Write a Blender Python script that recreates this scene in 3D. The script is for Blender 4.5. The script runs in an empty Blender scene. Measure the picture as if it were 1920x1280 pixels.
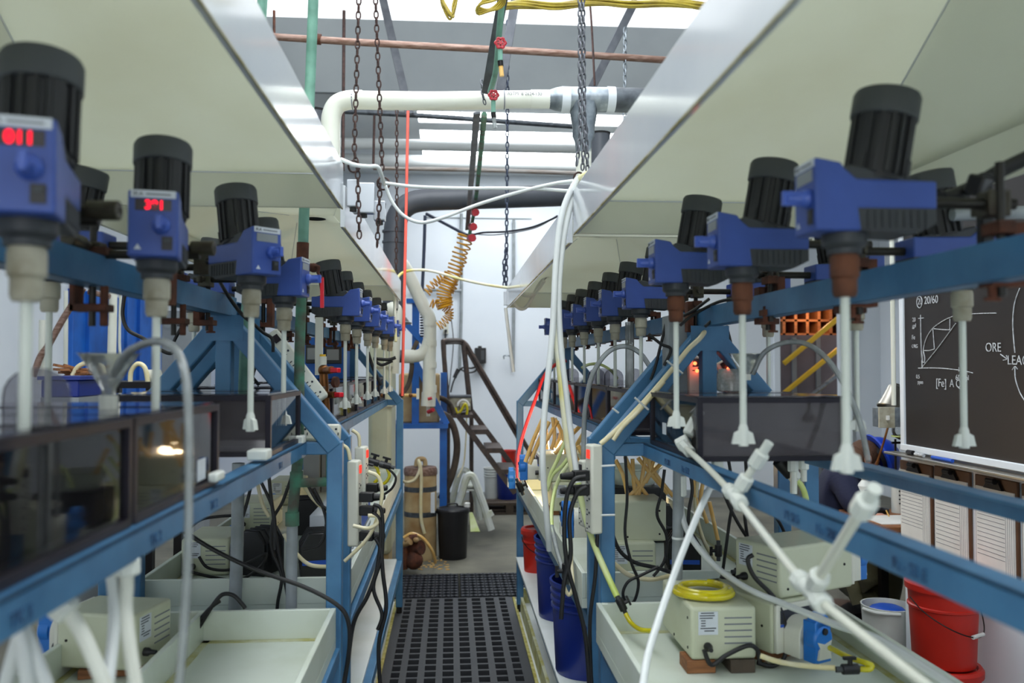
import bpy, math, random
from mathutils import Vector, Matrix, Euler
random.seed(7)
sc = bpy.context.scene
COL = sc.collection
V = Vector
# ------------------------------------------------------------------ camera
CAM = V((0, 0, 1.55)); FPX = 1600.0
YAW = math.atan(115/1600); PITCH = math.atan(47/1600)
cam_rot = Euler((math.pi/2 + PITCH, 0, -YAW), 'XYZ')
RM = cam_rot.to_matrix()
def P(px, py, d):
    """point that stands d metres into the hall, seen at this place of the 1920x1280 photograph"""
    r = RM @ V(((px-960)/FPX, -(py-640)/FPX, -1))
    return CAM + r*(d/r.y)
cd = bpy.data.cameras.new('camera'); cam = bpy.data.objects.new('camera', cd); COL.objects.link(cam)
cam.location = CAM; cam.rotation_euler = cam_rot
cd.sensor_width = 36; cd.lens = 36*FPX/1920; cd.clip_start = .05
cd.dof.use_dof = True; cd.dof.focus_distance = 3.2; cd.dof.aperture_fstop = 3.4
sc.camera = cam
# ------------------------------------------------------------------ materials
def lin(c):
    return tuple((x/255/12.92 if x/255 <= .04045 else ((x/255+.055)/1.055)**2.4) for x in c)
MATS = {}
def mat(name, c, rough=.5, metal=0, c2=None, scale=6, amt=.5, bump=0, bscale=40, emit=0, spec=.5, coat=0, stretch=None, sub=0):
    if name in MATS: return MATS[name]
    m = bpy.data.materials.new(name); m.use_nodes = True; nt = m.node_tree
    b = nt.nodes['Principled BSDF']; L = nt.links
    col = lin(c)
    b.inputs['Base Color'].default_value = (*col, 1); b.inputs['Roughness'].default_value = rough
    b.inputs['Metallic'].default_value = metal; b.inputs['Specular IOR Level'].default_value = spec
    if coat: b.inputs['Coat Weight'].default_value = coat; b.inputs['Coat Roughness'].default_value = .1
    tc = nt.nodes.new('ShaderNodeTexCoord')
    src = tc.outputs['Object']
    if stretch:
        mp = nt.nodes.new('ShaderNodeMapping'); mp.inputs['Scale'].default_value = stretch
        L.new(src, mp.inputs[0]); src = mp.outputs[0]
    c2 = lin(c2) if c2 else tuple(x*.88 for x in col)
    n = nt.nodes.new('ShaderNodeTexNoise'); n.inputs['Scale'].default_value = scale; n.inputs['Detail'].default_value = 5
    L.new(src, n.inputs['Vector'])
    r = nt.nodes.new('ShaderNodeValToRGB')
    r.color_ramp.elements[0].position = max(0, amt-.14); r.color_ramp.elements[1].position = min(1, amt+.14)
    r.color_ramp.elements[0].color = (*c2, 1); r.color_ramp.elements[1].color = (*col, 1)
    L.new(n.outputs['Fac'], r.inputs[0]); L.new(r.outputs[0], b.inputs['Base Color'])
    if bump:
        n2 = nt.nodes.new('ShaderNodeTexNoise'); n2.inputs['Scale'].default_value = bscale; L.new(src, n2.inputs['Vector'])
        bp = nt.nodes.new('ShaderNodeBump'); bp.inputs['Strength'].default_value = bump; bp.inputs['Distance'].default_value = .01
        L.new(n2.outputs['Fac'], bp.inputs['Height']); L.new(bp.outputs[0], b.inputs['Normal'])
    if emit:
        b.inputs['Emission Color'].default_value = (*col, 1); b.inputs['Emission Strength'].default_value = emit
    MATS[name] = m; return m
def clear_mat(name, tint, gloss_rough=.06, ior=1.45, haze=0, hazecol=(200, 205, 205)):
    m = bpy.data.materials.new(name); m.use_nodes = True; nt = m.node_tree; L = nt.links
    nt.nodes.remove(nt.nodes['Principled BSDF']); out = nt.nodes['Material Output']
    tr = nt.nodes.new('ShaderNodeBsdfTransparent'); tr.inputs[0].default_value = (*tint, 1)
    gl = nt.nodes.new('ShaderNodeBsdfGlossy'); gl.inputs['Roughness'].default_value = gloss_rough
    gl.inputs[0].default_value = (.9, .9, .9, 1)
    fr = nt.nodes.new('ShaderNodeFresnel'); fr.inputs[0].default_value = ior
    base = tr.outputs[0]
    if haze:
        df = nt.nodes.new('ShaderNodeBsdfDiffuse'); df.inputs[0].default_value = (*lin(hazecol), 1)
        n = nt.nodes.new('ShaderNodeTexNoise'); n.inputs['Scale'].default_value = 9
        mr = nt.nodes.new('ShaderNodeMapRange'); mr.inputs[3].default_value = haze*.55; mr.inputs[4].default_value = haze*1.45
        L.new(n.outputs['Fac'], mr.inputs[0])
        mx0 = nt.nodes.new('ShaderNodeMixShader'); L.new(mr.outputs[0], mx0.inputs[0])
        L.new(tr.outputs[0], mx0.inputs[1]); L.new(df.outputs[0], mx0.inputs[2]); base = mx0.outputs[0]
    mx = nt.nodes.new('ShaderNodeMixShader'); L.new(fr.outputs[0], mx.inputs[0]); L.new(base, mx.inputs[1]); L.new(gl.outputs[0], mx.inputs[2])
    L.new(mx.outputs[0], out.inputs[0]); MATS[name] = m; return m
def glow_mat(name, c, s):
    m = bpy.data.materials.new(name); m.use_nodes = True; nt = m.node_tree
    nt.nodes.remove(nt.nodes['Principled BSDF'])
    e = nt.nodes.new('ShaderNodeEmission'); e.inputs[0].default_value = (*lin(c), 1); e.inputs[1].default_value = s
    nt.links.new(e.outputs[0], nt.nodes['Material Output'].inputs[0]); MATS[name] = m; return m
M = MATS
mat('steel_blue', (68, 120, 160), .42, c2=(55, 103, 142), scale=9, bump=.05, bscale=60)
mat('bright_blue', (20, 100, 185), .45, c2=(16, 84, 160))
mat('wall_blue', (22, 104, 200), .5, c2=(18, 90, 180))
mat('housing_blue', (54, 82, 160), .45, c2=(49, 75, 148), scale=14)
mat('knob_blue', (66, 96, 186), .35)
mat('motor_black', (30, 31, 33), .55)
mat('motor_cap', (62, 66, 68), .6)
mat('dark_plastic', (52, 56, 60), .55)
mat('black_rubber', (14, 14, 16), .5)
mat('black_plastic', (18, 18, 21), .45)
mat('chuck_beige', (168, 164, 146), .55, c2=(120, 112, 88), scale=18, amt=.42)
mat('chuck_rust', (104, 60, 36), .75, c2=(66, 36, 22), scale=30)
mat('rust', (98, 54, 36), .85, c2=(60, 34, 24), scale=25, bump=.2)
mat('rod_dark', (44, 42, 38), .45, .5)
mat('clamp_olive', (70, 68, 56), .5, .4, c2=(52, 44, 34), scale=30)
mat('shaft_white', (216, 222, 212), .3)
mat('impeller_white', (226, 230, 222), .4)
mat('label_white', (212, 218, 224), .5)
mat('display_grey', (140, 146, 148), .3)
mat('display_dark', (30, 20, 26), .3)
mat('ink', (36, 40, 52), .7); mat('ink_grey', (120, 124, 132), .7); mat('ink_rail', (30, 52, 88), .8, c2=(58, 106, 150), scale=80, amt=.48)
glow_mat('led_red', (255, 24, 50), 2.6); glow_mat('switch_glow', (255, 70, 56), 1.3); glow_mat('bulb_glow', (255, 214, 160), 60)
glow_mat('bulb_red', (255, 90, 50), 7)
mat('hood_cream', (224, 226, 214), .42, c2=(217, 218, 203), scale=2.5, amt=.42)
def through_light(m, k):
    # plastic sheet that lets part of the daylight above shine through
    nt = m.node_tree; b = nt.nodes['Principled BSDF']; o = nt.nodes['Material Output']
    t = nt.nodes.new('ShaderNodeBsdfTranslucent'); x = nt.nodes.new('ShaderNodeMixShader'); x.inputs[0].default_value = k
    src = b.inputs['Base Color'].links[0].from_socket; nt.links.new(src, t.inputs[0])
    nt.links.new(b.outputs[0], x.inputs[1]); nt.links.new(t.outputs[0], x.inputs[2]); nt.links.new(x.outputs[0], o.inputs[0])
through_light(MATS['hood_cream'], .44)
mat('hood_white', (228, 232, 236), .12, c2=(216, 221, 228), scale=3, coat=.4)
mat('hood_edge', (150, 140, 92), .7, c2=(190, 186, 160), scale=14)
mat('tray_white', (212, 220, 208), .35, c2=(198, 206, 188), scale=5, amt=.42)
mat('tray_stain', (172, 168, 96), .6, c2=(205, 208, 180), scale=16, amt=.5)
mat('shelf_white', (222, 227, 226), .4, c2=(205, 212, 206), scale=4, amt=.4)
mat('pump_beige', (196, 200, 174), .45, c2=(188, 191, 162), scale=7, amt=.4)
mat('pump_white', (214, 214, 200), .4)
mat('pump_blue', (28, 112, 196), .35)
mat('wood', (150, 98, 58), .7, c2=(110, 68, 38), scale=12, stretch=(1, 8, 8))
mat('wood_dark', (84, 72, 60), .8, c2=(60, 50, 42), scale=9)
mat('yellow_tube', (206, 196, 24), .2, c2=(188, 172, 14), scale=10, coat=.4)
mat('cream_tube', (218, 206, 156), .3, c2=(222, 214, 184), scale=20)
mat('amber_tube', (222, 170, 84), .3, c2=(226, 190, 124), scale=20)
mat('white_tube', (226, 230, 228), .25)
mat('lime_tube', (190, 208, 110), .25, c2=(214, 222, 170), scale=7)
mat('stain_tube', (226, 228, 214), .25, c2=(214, 202, 92), scale=5, amt=.44)
clear_mat('tube_clear', (.78, .8, .8), .1, 1.4, .45, (190, 196, 196))
clear_mat('tank_smoke', (.76, .74, .76), .04, 1.45, .10, (84, 80, 86))
clear_mat('tank_haze', (.78, .76, .78), .05, 1.45, .36, (112, 106, 110))
clear_mat('lid_smoke', (.72, .71, .74), .05, 1.5, .2, (110, 108, 116))
clear_mat('funnel_clear', (.72, .73, .72), .12, 1.4, .42, (196, 200, 198))
clear_mat('glass', (.9, .92, .92), .02, 1.45, .08)
mat('tank_edge', (34, 31, 42), .4, c2=(27, 25, 34), spec=.25)
mat('liquid_green', (34, 52, 24), .15, c2=(26, 38, 22), scale=4)
mat('liquid_brown', (70, 42, 26), .15, c2=(52, 34, 26), scale=4)
mat('galvanised', (148, 156, 162), .38, .75, c2=(116, 124, 132), scale=28)
mat('galvanised_dark', (92, 98, 104), .5, .6, c2=(66, 70, 76), scale=22)
mat('pvc_white', (222, 224, 214), .35, c2=(212, 213, 198), scale=3)
mat('pvc_grey', (70, 74, 82), .4)
mat('pvc_light_grey', (150, 156, 160), .45, c2=(128, 134, 134), scale=12)
mat('pipe_rust', (152, 126, 114), .5, .3, c2=(112, 82, 68), scale=14, stretch=(1, 6, 6))
mat('pipe_green', (118, 166, 148), .6, c2=(88, 132, 116), scale=12, bump=.15)
mat('pipe_corroded', (86, 84, 74), .75, c2=(74, 134, 108), scale=16, bump=.3)
mat('chain_rust', (84, 62, 58), .6, .5, c2=(58, 44, 42), scale=40)
mat('chain_grey', (98, 100, 106), .4, .8)
mat('chain_blue', (62, 70, 88), .5, .5)
mat('strut_grey', (92, 96, 102), .5, .4, c2=(72, 75, 82), scale=14)
mat('valve_red', (176, 34, 48), .4)
mat('handle_red', (222, 30, 48), .35)
mat('brass', (150, 98, 50), .4, .6, c2=(110, 66, 32), scale=20)
mat('cord_yellow', (178, 158, 52), .5, c2=(150, 130, 44), scale=20)
mat('coil_yellow', (214, 156, 40), .4)
mat('cord_orange', (255, 104, 88), .5)
mat('tube_red', (200, 40, 44), .3)
mat('wall_paint', (226, 232, 238), .6, c2=(218, 225, 232), scale=1.2)
mat('ceiling_paint', (214, 218, 218), .7, c2=(206, 210, 210), scale=2)
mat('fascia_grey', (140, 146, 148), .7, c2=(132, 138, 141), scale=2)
mat('concrete', (120, 118, 104), .8, c2=(92, 90, 80), scale=2.2, bump=.15, bscale=30)
mat('pit', (16, 16, 17), .9)
mat('grate_black', (56, 58, 62), .55)
mat('mesh_grey', (62, 65, 72), .5, .3)
mat('stair_brown', (68, 60, 58), .55, .3, c2=(88, 74, 66), scale=30)
mat('drum_tan', (186, 164, 122), .7, c2=(150, 116, 72), scale=5, amt=.46)
mat('bucket_blue', (22, 44, 128), .3); mat('bucket_red', (196, 36, 22), .4); mat('bucket_white', (216, 220, 216), .45); mat('bucket_black', (22, 22, 26), .45)
mat('stool_white', (214, 218, 212), .5, c2=(196, 200, 168), scale=10, amt=.4)
mat('board_black', (24, 21, 22), .5, c2=(32, 26, 24), scale=2); mat('chalk', (196, 200, 204), .9, c2=(120, 122, 126), scale=60, amt=.4)
mat('clipboard_brown', (92, 60, 36), .6); mat('paper', (224, 224, 220), .8); mat('metal_dark', (40, 38, 38), .4, .7)
mat('lamp_metal', (172, 168, 158), .3, .9); mat('box_grey', (150, 156, 158), .5)
mat('navy_cloth', (22, 28, 58), .85, bump=.2, bscale=60); mat('khaki_cloth', (92, 88, 64), .9, bump=.25, bscale=50); mat('skin', (206, 150, 130), .55); mat('hair_brown', (84, 56, 38), .8, bump=.5, bscale=120)
mat('helmet_blue', (24, 66, 190), .3)
mat('rail_yellow', (236, 190, 40), .4); mat('room_grey', (120, 112, 118), .7); mat('warm_shelf', (168, 108, 70), .7, c2=(90, 56, 36), scale=6)
mat('cardboard', (176, 140, 100), .8); mat('grey_cabinet', (140, 146, 150), .5); mat('stain_yellow', (150, 142, 60), .7, c2=(190, 184, 120), scale=30)
mat('box_print_blue', (30, 84, 190), .5)
mat('pipe_galv', (176, 172, 168), .45, .4, c2=(146, 130, 118), scale=9, stretch=(.6, 6, 6))
# ------------------------------------------------------------------ mesh building
OFF = {}
class MB:
    def __init__(s, mtx=None): s.v = []; s.f = []; s.M = mtx
    def _add(s, vs, fs):
        b = len(s.v)
        s.v += [s.M @ V(p) for p in vs] if s.M else [V(p) for p in vs]
        s.f += [tuple(b+i for i in f) for f in fs]
        return s
    def bx(s, x0, x1, y0, y1, z0, z1):
        return s._add([(x0,y0,z0),(x1,y0,z0),(x1,y1,z0),(x0,y1,z0),(x0,y0,z1),(x1,y0,z1),(x1,y1,z1),(x0,y1,z1)],
            [(3,2,1,0),(4,5,6,7),(0,1,5,4),(1,2,6,5),(2,3,7,6),(3,0,4,7)])
    def bar(s, p, q, w, h, up=(0,0,1)):
        p, q = V(p), V(q); d = (q-p).normalized(); u = V(up)
        if abs(d.dot(u)) > .98: u = V((0,1,0))
        a = d.cross(u).normalized(); b = a.cross(d).normalized(); a = a*w/2; b = b*h/2
        return s._add([p-a-b,p+a-b,p+a+b,p-a+b,q-a-b,q+a-b,q+a+b,q-a+b],
            [(0,1,2,3),(7,6,5,4),(0,4,5,1),(1,5,6,2),(2,6,7,3),(3,7,4,0)])
    def lathe(s, prof, o=(0,0,0), ax=(0,0,1), n=20, cap=True):
        o = V(o); ax = V(ax).normalized(); R = V((0,0,1)).rotation_difference(ax).to_matrix()
        vs = []; fs = []
        for r, z in prof:
            for k in range(n):
                t = 2*math.pi*k/n; vs.append(o + R @ V((r*math.cos(t), r*math.sin(t), z)))
        for i in range(len(prof)-1):
            for k in range(n):
                j = (k+1) % n; fs.append((i*n+k, i*n+j, (i+1)*n+j, (i+1)*n+k))
        if cap:
            fs.append(tuple(range(n-1, -1, -1))); m = (len(prof)-1)*n; fs.append(tuple(range(m, m+n)))
        return s._add(vs, fs)
    def cyl(s, p, q, r, r2=None, n=14):
        p, q = V(p), V(q); return s.lathe([(r, 0), (r if r2 is None else r2, (q-p).length)], p, q-p, n)
    def ell(s, c, r, n=14, m=9):
        c = V(c); r = (r, r, r) if isinstance(r, (int, float)) else r
        vs = [c+V((0,0,-r[2]))]; fs = []
        for i in range(1, m):
            a = -math.pi/2+math.pi*i/m
            for k in range(n):
                t = 2*math.pi*k/n; vs.append(c+V((r[0]*math.cos(a)*math.cos(t), r[1]*math.cos(a)*math.sin(t), r[2]*math.sin(a))))
        vs.append(c+V((0,0,r[2]))); e = len(vs)-1
        for k in range(n):
            j = (k+1) % n
            fs.append((0, 1+j, 1+k)); fs.append((e, 1+(m-2)*n+k, 1+(m-2)*n+j))
            for i in range(m-2): fs.append((1+i*n+k, 1+i*n+j, 1+(i+1)*n+j, 1+(i+1)*n+k))
        return s._add(vs, fs)
    def tube(s, pts, r, n=8, k=6, closed=False, raw=False):
        pts = [V(p) for p in pts]
        c = pts if (raw or (len(pts) < 3 and not closed)) else spline(pts, k, closed)
        rr = r if callable(r) else (lambda t: r)
        vs = []; fs = []; N = len(c); pn = None
        for i, p in enumerate(c):
            a = c[(i-1) % N] if (closed or i > 0) else p; b = c[(i+1) % N] if (closed or i < N-1) else p
            d = (b-a).normalized() if (b-a).length > 1e-9 else V((0,0,1))
            if pn is None: pn = d.orthogonal().normalized()
            else:
                pn = pn - d*pn.dot(d); pn = pn.normalized() if pn.length > 1e-6 else d.orthogonal().normalized()
            bn = d.cross(pn); R = rr(i/max(1, N-1))
            for q in range(n):
                t = 2*math.pi*q/n; vs.append(p + pn*(R*math.cos(t)) + bn*(R*math.sin(t)))
        for i in range(N if closed else N-1):
            for q in range(n):
                j = (q+1) % n; i2 = (i+1) % N; fs.append((i*n+q, i*n+j, i2*n+j, i2*n+q))
        if not closed: fs.append(tuple(range(n-1, -1, -1))); fs.append(tuple(range((N-1)*n, N*n)))
        return s._add(vs, fs)
    def prism(s, poly, a, b, axis='y'):
        """outline in the plane across AXIS, filled from a to b along it"""
        f = {'y': lambda p, t: (p[0], t, p[1]), 'x': lambda p, t: (t, p[0], p[1]), 'z': lambda p, t: (p[0], p[1], t)}[axis]
        n = len(poly)
        ar = sum(poly[i][0]*poly[(i+1) % n][1]-poly[(i+1) % n][0]*poly[i][1] for i in range(n))
        if (ar > 0) == (axis == 'y'): poly = poly[::-1]
        vs = [f(p, a) for p in poly]+[f(p, b) for p in poly]
        fs = [tuple(range(n-1, -1, -1)), tuple(range(n, 2*n))]+[(i, (i+1) % n, n+(i+1) % n, n+i) for i in range(n)]
        return s._add(vs, fs)
    def quad(s, *p): return s._add(p, [tuple(range(len(p)))])
    def slab(s, pts, t):
        """a sheet of thickness t with this outline"""
        pts = [V(p) for p in pts]; nrm = (pts[1]-pts[0]).cross(pts[2]-pts[0]).normalized()*t; n = len(pts)
        return s._add(pts+[p+nrm for p in pts], [tuple(range(n-1, -1, -1)), tuple(range(n, 2*n))]+[(i, (i+1) % n, n+(i+1) % n, n+i) for i in range(n)])
    def make(s, name, m, parent=None, bevel=0, ang=35, smooth=True, label=None, seg=2):
        me = bpy.data.meshes.new(name)
        off = OFF.get(parent.name) if parent else None
        if parent is None:
            xs = [p.x for p in s.v]; ys = [p.y for p in s.v]; zs = [p.z for p in s.v]
            off = V(((min(xs)+max(xs))/2, (min(ys)+max(ys))/2, min(zs)))
        me.from_pydata([tuple(p-off) for p in s.v], [], s.f); me.update()
        me.materials.append(M[m] if isinstance(m, str) else m)
        if smooth:
            me.polygons.foreach_set('use_smooth', [True]*len(me.polygons)); me.set_sharp_from_angle(angle=math.radians(ang))
        o = bpy.data.objects.new(name, me); COL.objects.link(o)
        OFF[o.name] = off
        if parent: o.parent = parent
        else: o.location = off
        if bevel:
            b = o.modifiers.new('bevel', 'BEVEL'); b.width = bevel; b.segments = seg; b.limit_method = 'ANGLE'
        if label: o['label'] = label
        return o
def spline(p, k=6, closed=False):
    out = []; n = len(p)
    R = range(n) if closed else range(n-1)
    for i in R:
        g = (lambda j: p[j % n]) if closed else (lambda j: p[min(max(j, 0), n-1)])
        a, b, c, d = g(i-1), g(i), g(i+1), g(i+2)
        for q in range(k):
            t = q/k; t2 = t*t; t3 = t2*t
            out.append(.5*((2*b)+(c-a)*t+(2*a-5*b+4*c-d)*t2+(3*b-a-3*c+d)*t3))
    if not closed: out.append(p[-1])
    return out
def tag(o, label, cat, group=None):
    o['label'] = label; o['category'] = cat
    if group: o['group'] = group
    return o
def thing(name, label, cat, loc=(0,0,0), group=None):
    o = bpy.data.objects.new(name, None); COL.objects.link(o); o.empty_display_size = .05
    o.location = loc; OFF[o.name] = V(loc); return tag(o, label, cat, group)
def local(o): OFF[o.name] = V((0,0,0)); return o
def struct(name, mb, m, parent=None, **kw):
    o = mb.make(name, m, parent, **kw)
    if parent is None: o['kind'] = 'structure'
    return o
KIDS = {}
def copy_tree(r, loc=None, rot=None, label=None, group=None, parent=None, skip=()):
    c = r.copy(); COL.objects.link(c)
    if parent: c.parent = parent
    for ch in list(r.children):
        if ch.name.split('.')[0] in skip: continue
        copy_tree(ch, parent=c, skip=skip)
    if loc is not None: c.location = loc
    if rot is not None: c.rotation_euler = rot
    if label: c['label'] = label
    if group: c['group'] = group
    return c
def text(s, size, mtx, m, parent, name='lettering', ext=.0004, bold=0):
    cu = bpy.data.curves.new('t', 'FONT'); cu.body = s; cu.size = size; cu.extrude = ext; cu.offset = bold
    to = bpy.data.objects.new('t', cu); COL.objects.link(to)
    dg = bpy.context.evaluated_depsgraph_get(); me = bpy.data.meshes.new_from_object(to.evaluated_get(dg))
    bpy.data.objects.remove(to); mb = MB(); mb._add([mtx @ v.co for v in me.vertices], [tuple(p.vertices) for p in me.polygons])
    bpy.data.meshes.remove(me)
    return mb.make(name, m, parent, smooth=False)
def frame(o, x, y):
    """matrix whose x and y axes lie along these directions"""
    x = V(x).normalized(); z = x.cross(V(y)).normalized(); y = z.cross(x)
    return Matrix.Translation(V(o)) @ Matrix((x, y, z)).transposed().to_4x4()
def px_tube(name, label, cat, m, r, pts, group=None, n=8, k=7, parent=None):
    """a hose or cord through photographed points (px, py, depth)"""
    o = MB().tube([P(*p) for p in pts], r, n, k).make(name, m, parent, ang=60)
    return tag(o, label, cat, group) if parent is None else o
# ------------------------------------------------------------------ sky and lights
w = bpy.data.worlds.new('world'); sc.world = w; w.use_nodes = True
w.node_tree.nodes['Background'].inputs[0].default_value = (.80, .90, 1, 1)
w.node_tree.nodes['Background'].inputs[1].default_value = .5
glow_mat('skylight', (246, 251, 255), 6.0)
glow_mat('skylight_dimmed', (246, 251, 255), 1.7)  # same glazing, emission turned down so the fascia beside it stays grey
glow_mat('fill_glow', (246, 251, 255), 4.0)  # emission of the added fill pane behind the camera
glow_mat('roof_light', (246, 251, 255), 11)
def light(name, kind, loc, e, c, size=.1):
    l = bpy.data.lights.new(name, kind); l.energy = e; l.color = c
    if kind != 'AREA': l.shadow_soft_size = size
    o = bpy.data.objects.new(name, l); COL.objects.link(o); o.location = loc; return o
# ------------------------------------------------------------------ room shell
f = MB()
for b in ((-3.2,-.34,-3.2,5.78), (.40,6,-3.2,5.78), (-3.2,-.55,5.78,6.45), (.70,6,5.78,6.45), (-3.2,6,6.45,10), (-.34,.40,-3.2,.4)):
    f.bx(*b, -.35, 0)
f.bx(3.6, 6, 10, 12.2, -.35, 0)
struct('floor', f, 'concrete')
struct('floor_pit', MB().bx(-.6,.75,.3,6.5,-.36,-.3), 'pit')
for nm, x0, x1 in (('left', -.98, -.345), ('right', .405, 1.1)):
    struct('floor_liner_'+nm, MB().bx(x0, x1, .4, 5.7, 0, .006), 'shelf_white')
X0, X1 = 3.94, 4.70
bw = MB()
bw.bx(-3.2, X0, 10, 10.1, 0, 3.8); bw.bx(X1, 5.2, 10, 10.1, 0, 3.8); bw.bx(X0, X1, 10, 10.1, 2.5, 3.8)
struct('wall_back', bw, 'wall_paint')
struct('wall_left', MB().bx(-3.3,-3.2,-3.2,10.1,0,3.8), 'wall_paint')
struct('wall_right', MB().bx(2.2,2.32,-3.2,4.02,0,3.8), 'wall_paint')
struct('wall_recess', MB().bx(5.2,5.3,-3.2,10.1,0,3.8), 'wall_paint')
struct('trim_1', MB().bx(4.84,4.87,9.975,9.999,0,3), 'box_grey')
struct('trim_2', MB().bx(X0-.07,X0,9.97,9.999,0,2.56), 'wall_paint')
struct('baseboard_back', MB().bx(-3.2,X0-.08,9.97,9.999,0,.09), 'box_grey')
c = MB()
for b in ((-.3,1.9,7.05,7.5), (-.3,1.9,7.85,8.1), (-.3,1.9,8.5,8.68), (-.3,1.9,9.3,10.1), (-3.2,-.3,7.05,10.1), (1.9,5.2,7.05,10.1), (-3.2,-1.6,7.0,7.05), (2.2,5.2,7.0,7.05), (-3.3,-1.6,-3.2,7), (2.2,5.3,-3.2,7)):
    c.bx(*b, 3.8, 3.85)
struct('ceiling', c, 'ceiling_paint')
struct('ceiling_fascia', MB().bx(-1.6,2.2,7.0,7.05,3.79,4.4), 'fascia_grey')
s_ = MB(); s_.bx(-1.66,-1.6,-2,7,3.8,4.4); s_.bx(2.2,2.26,-2,7,3.8,4.4); s_.bx(-1.6,2.2,-2.06,-2,3.8,4.4); s_.bx(-1.6,-1.15,-2,5.2,4.36,4.4); s_.bx(1.0,2.2,-2,5.2,4.36,4.4)
struct('ceiling_upstand', s_, 'ceiling_paint')
struct('window_1', MB().bx(-1.15,1.0,-2,5.2,4.4,4.42), 'skylight')
struct('window_5', MB().bx(-1.6,2.2,5.2,7,4.4,4.42), 'skylight_dimmed')
ww = MB(); ww.bx(-3.3,-1.6,-3.3,-3.2,0,3.85); ww.bx(.8,5.3,-3.3,-3.2,0,3.85); ww.bx(-1.6,.8,-3.3,-3.2,0,.6); ww.bx(-1.6,.8,-3.3,-3.2,2.7,3.85); ww.bx(-1.6,2.2,-3.3,-3.2,3.85,4.4)
struct('wall_front', ww, 'wall_paint')
struct('window_6', MB().bx(-1.6,.8,-3.29,-3.27,.6,2.7), 'fill_glow')  # unseen glowing pane added behind the camera to brighten the hood undersides
k = 2
for y0, y1 in ((7.5,7.85),(8.1,8.5),(8.68,9.3)):
    struct('window_%d' % k, MB().bx(-.3,1.9,y0,y1,3.815,3.83), 'roof_light'); k += 1
# stair room behind the doorway
struct('wall_stair_room', MB().bx(3.0,6.0,12.2,12.3,0,3), 'room_grey')
# ------------------------------------------------------------------ walkway grates
def grate():
    t = thing('walkway_grate', 'black square-hole plastic grate lying along the aisle', 'grate', (.035, 3, 0))
    g = MB(); n = 8; x0, x1 = -.325, .395; cw = (x1-x0)/n; y0, y1 = .5, 5.74; rows = 58; ch = (y1-y0)/rows
    for i in range(n+1): 
        wd = .017 if 0 < i < n else .03
        g.bx(x0+i*cw-wd, x0+i*cw+wd, y0, y1, -.03, .012)
    for j in range(rows+1): g.bx(x0, x1, y0+j*ch-.011, y0+j*ch+.011, -.028, .010)
    g.make('grid', 'grate_black', t, smooth=False)
    for s in (-1, 1):
        xe = .035+s*.385
        MB().bx(xe-.008, xe+.008, .6, 5.7, .0, .022).make('edge_strip', 'stain_yellow', t)
    return t
grate()
t = thing('diamond_mesh_mat', 'dark diamond-hole steel mesh lying across the aisle end', 'grate', (.07, 6.1, 0))
for x0, x1 in ((-.54, .055), (.075, .69)):
    g = MB(); n = 11; cw = (x1-x0)/n; rows = 9; ch = .66/rows
    for j in range(rows):
        for s in (0, 1):
            pts = [(x0+cw*(i+.5*s)/1, 5.79+ch*(j+.5*(i % 2))) for i in range(n+1)]
            for i in range(n):
                ya = 5.79+ch*(j+(.5 if (i+s) % 2 else 0)); yb = 5.79+ch*(j+(0 if (i+s) % 2 else .5))
                g.bar((x0+cw*i, ya, .005), (x0+cw*(i+1), yb, .005), .017, .012)
    g.make('mesh_panel', 'mesh_grey', t, smooth=False)
for s, lab in ((-1, 'low cream rim board along the grate, below the bench by the blue panels'), (1, 'low cream rim board along the grate, below the bench beside the blackboard')):
    x = -.40 if s < 0 else .45
    b = MB(); b.bx(x-.008, x+.008, 1.0, 5.62, .006, .10); b.bx(min(x, x+s*.3), max(x, x+s*.3), 5.60, 5.62, .006, .10)
    tag(b.make('splash_board', 'tray_stain'), lab, 'rim board')
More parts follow.
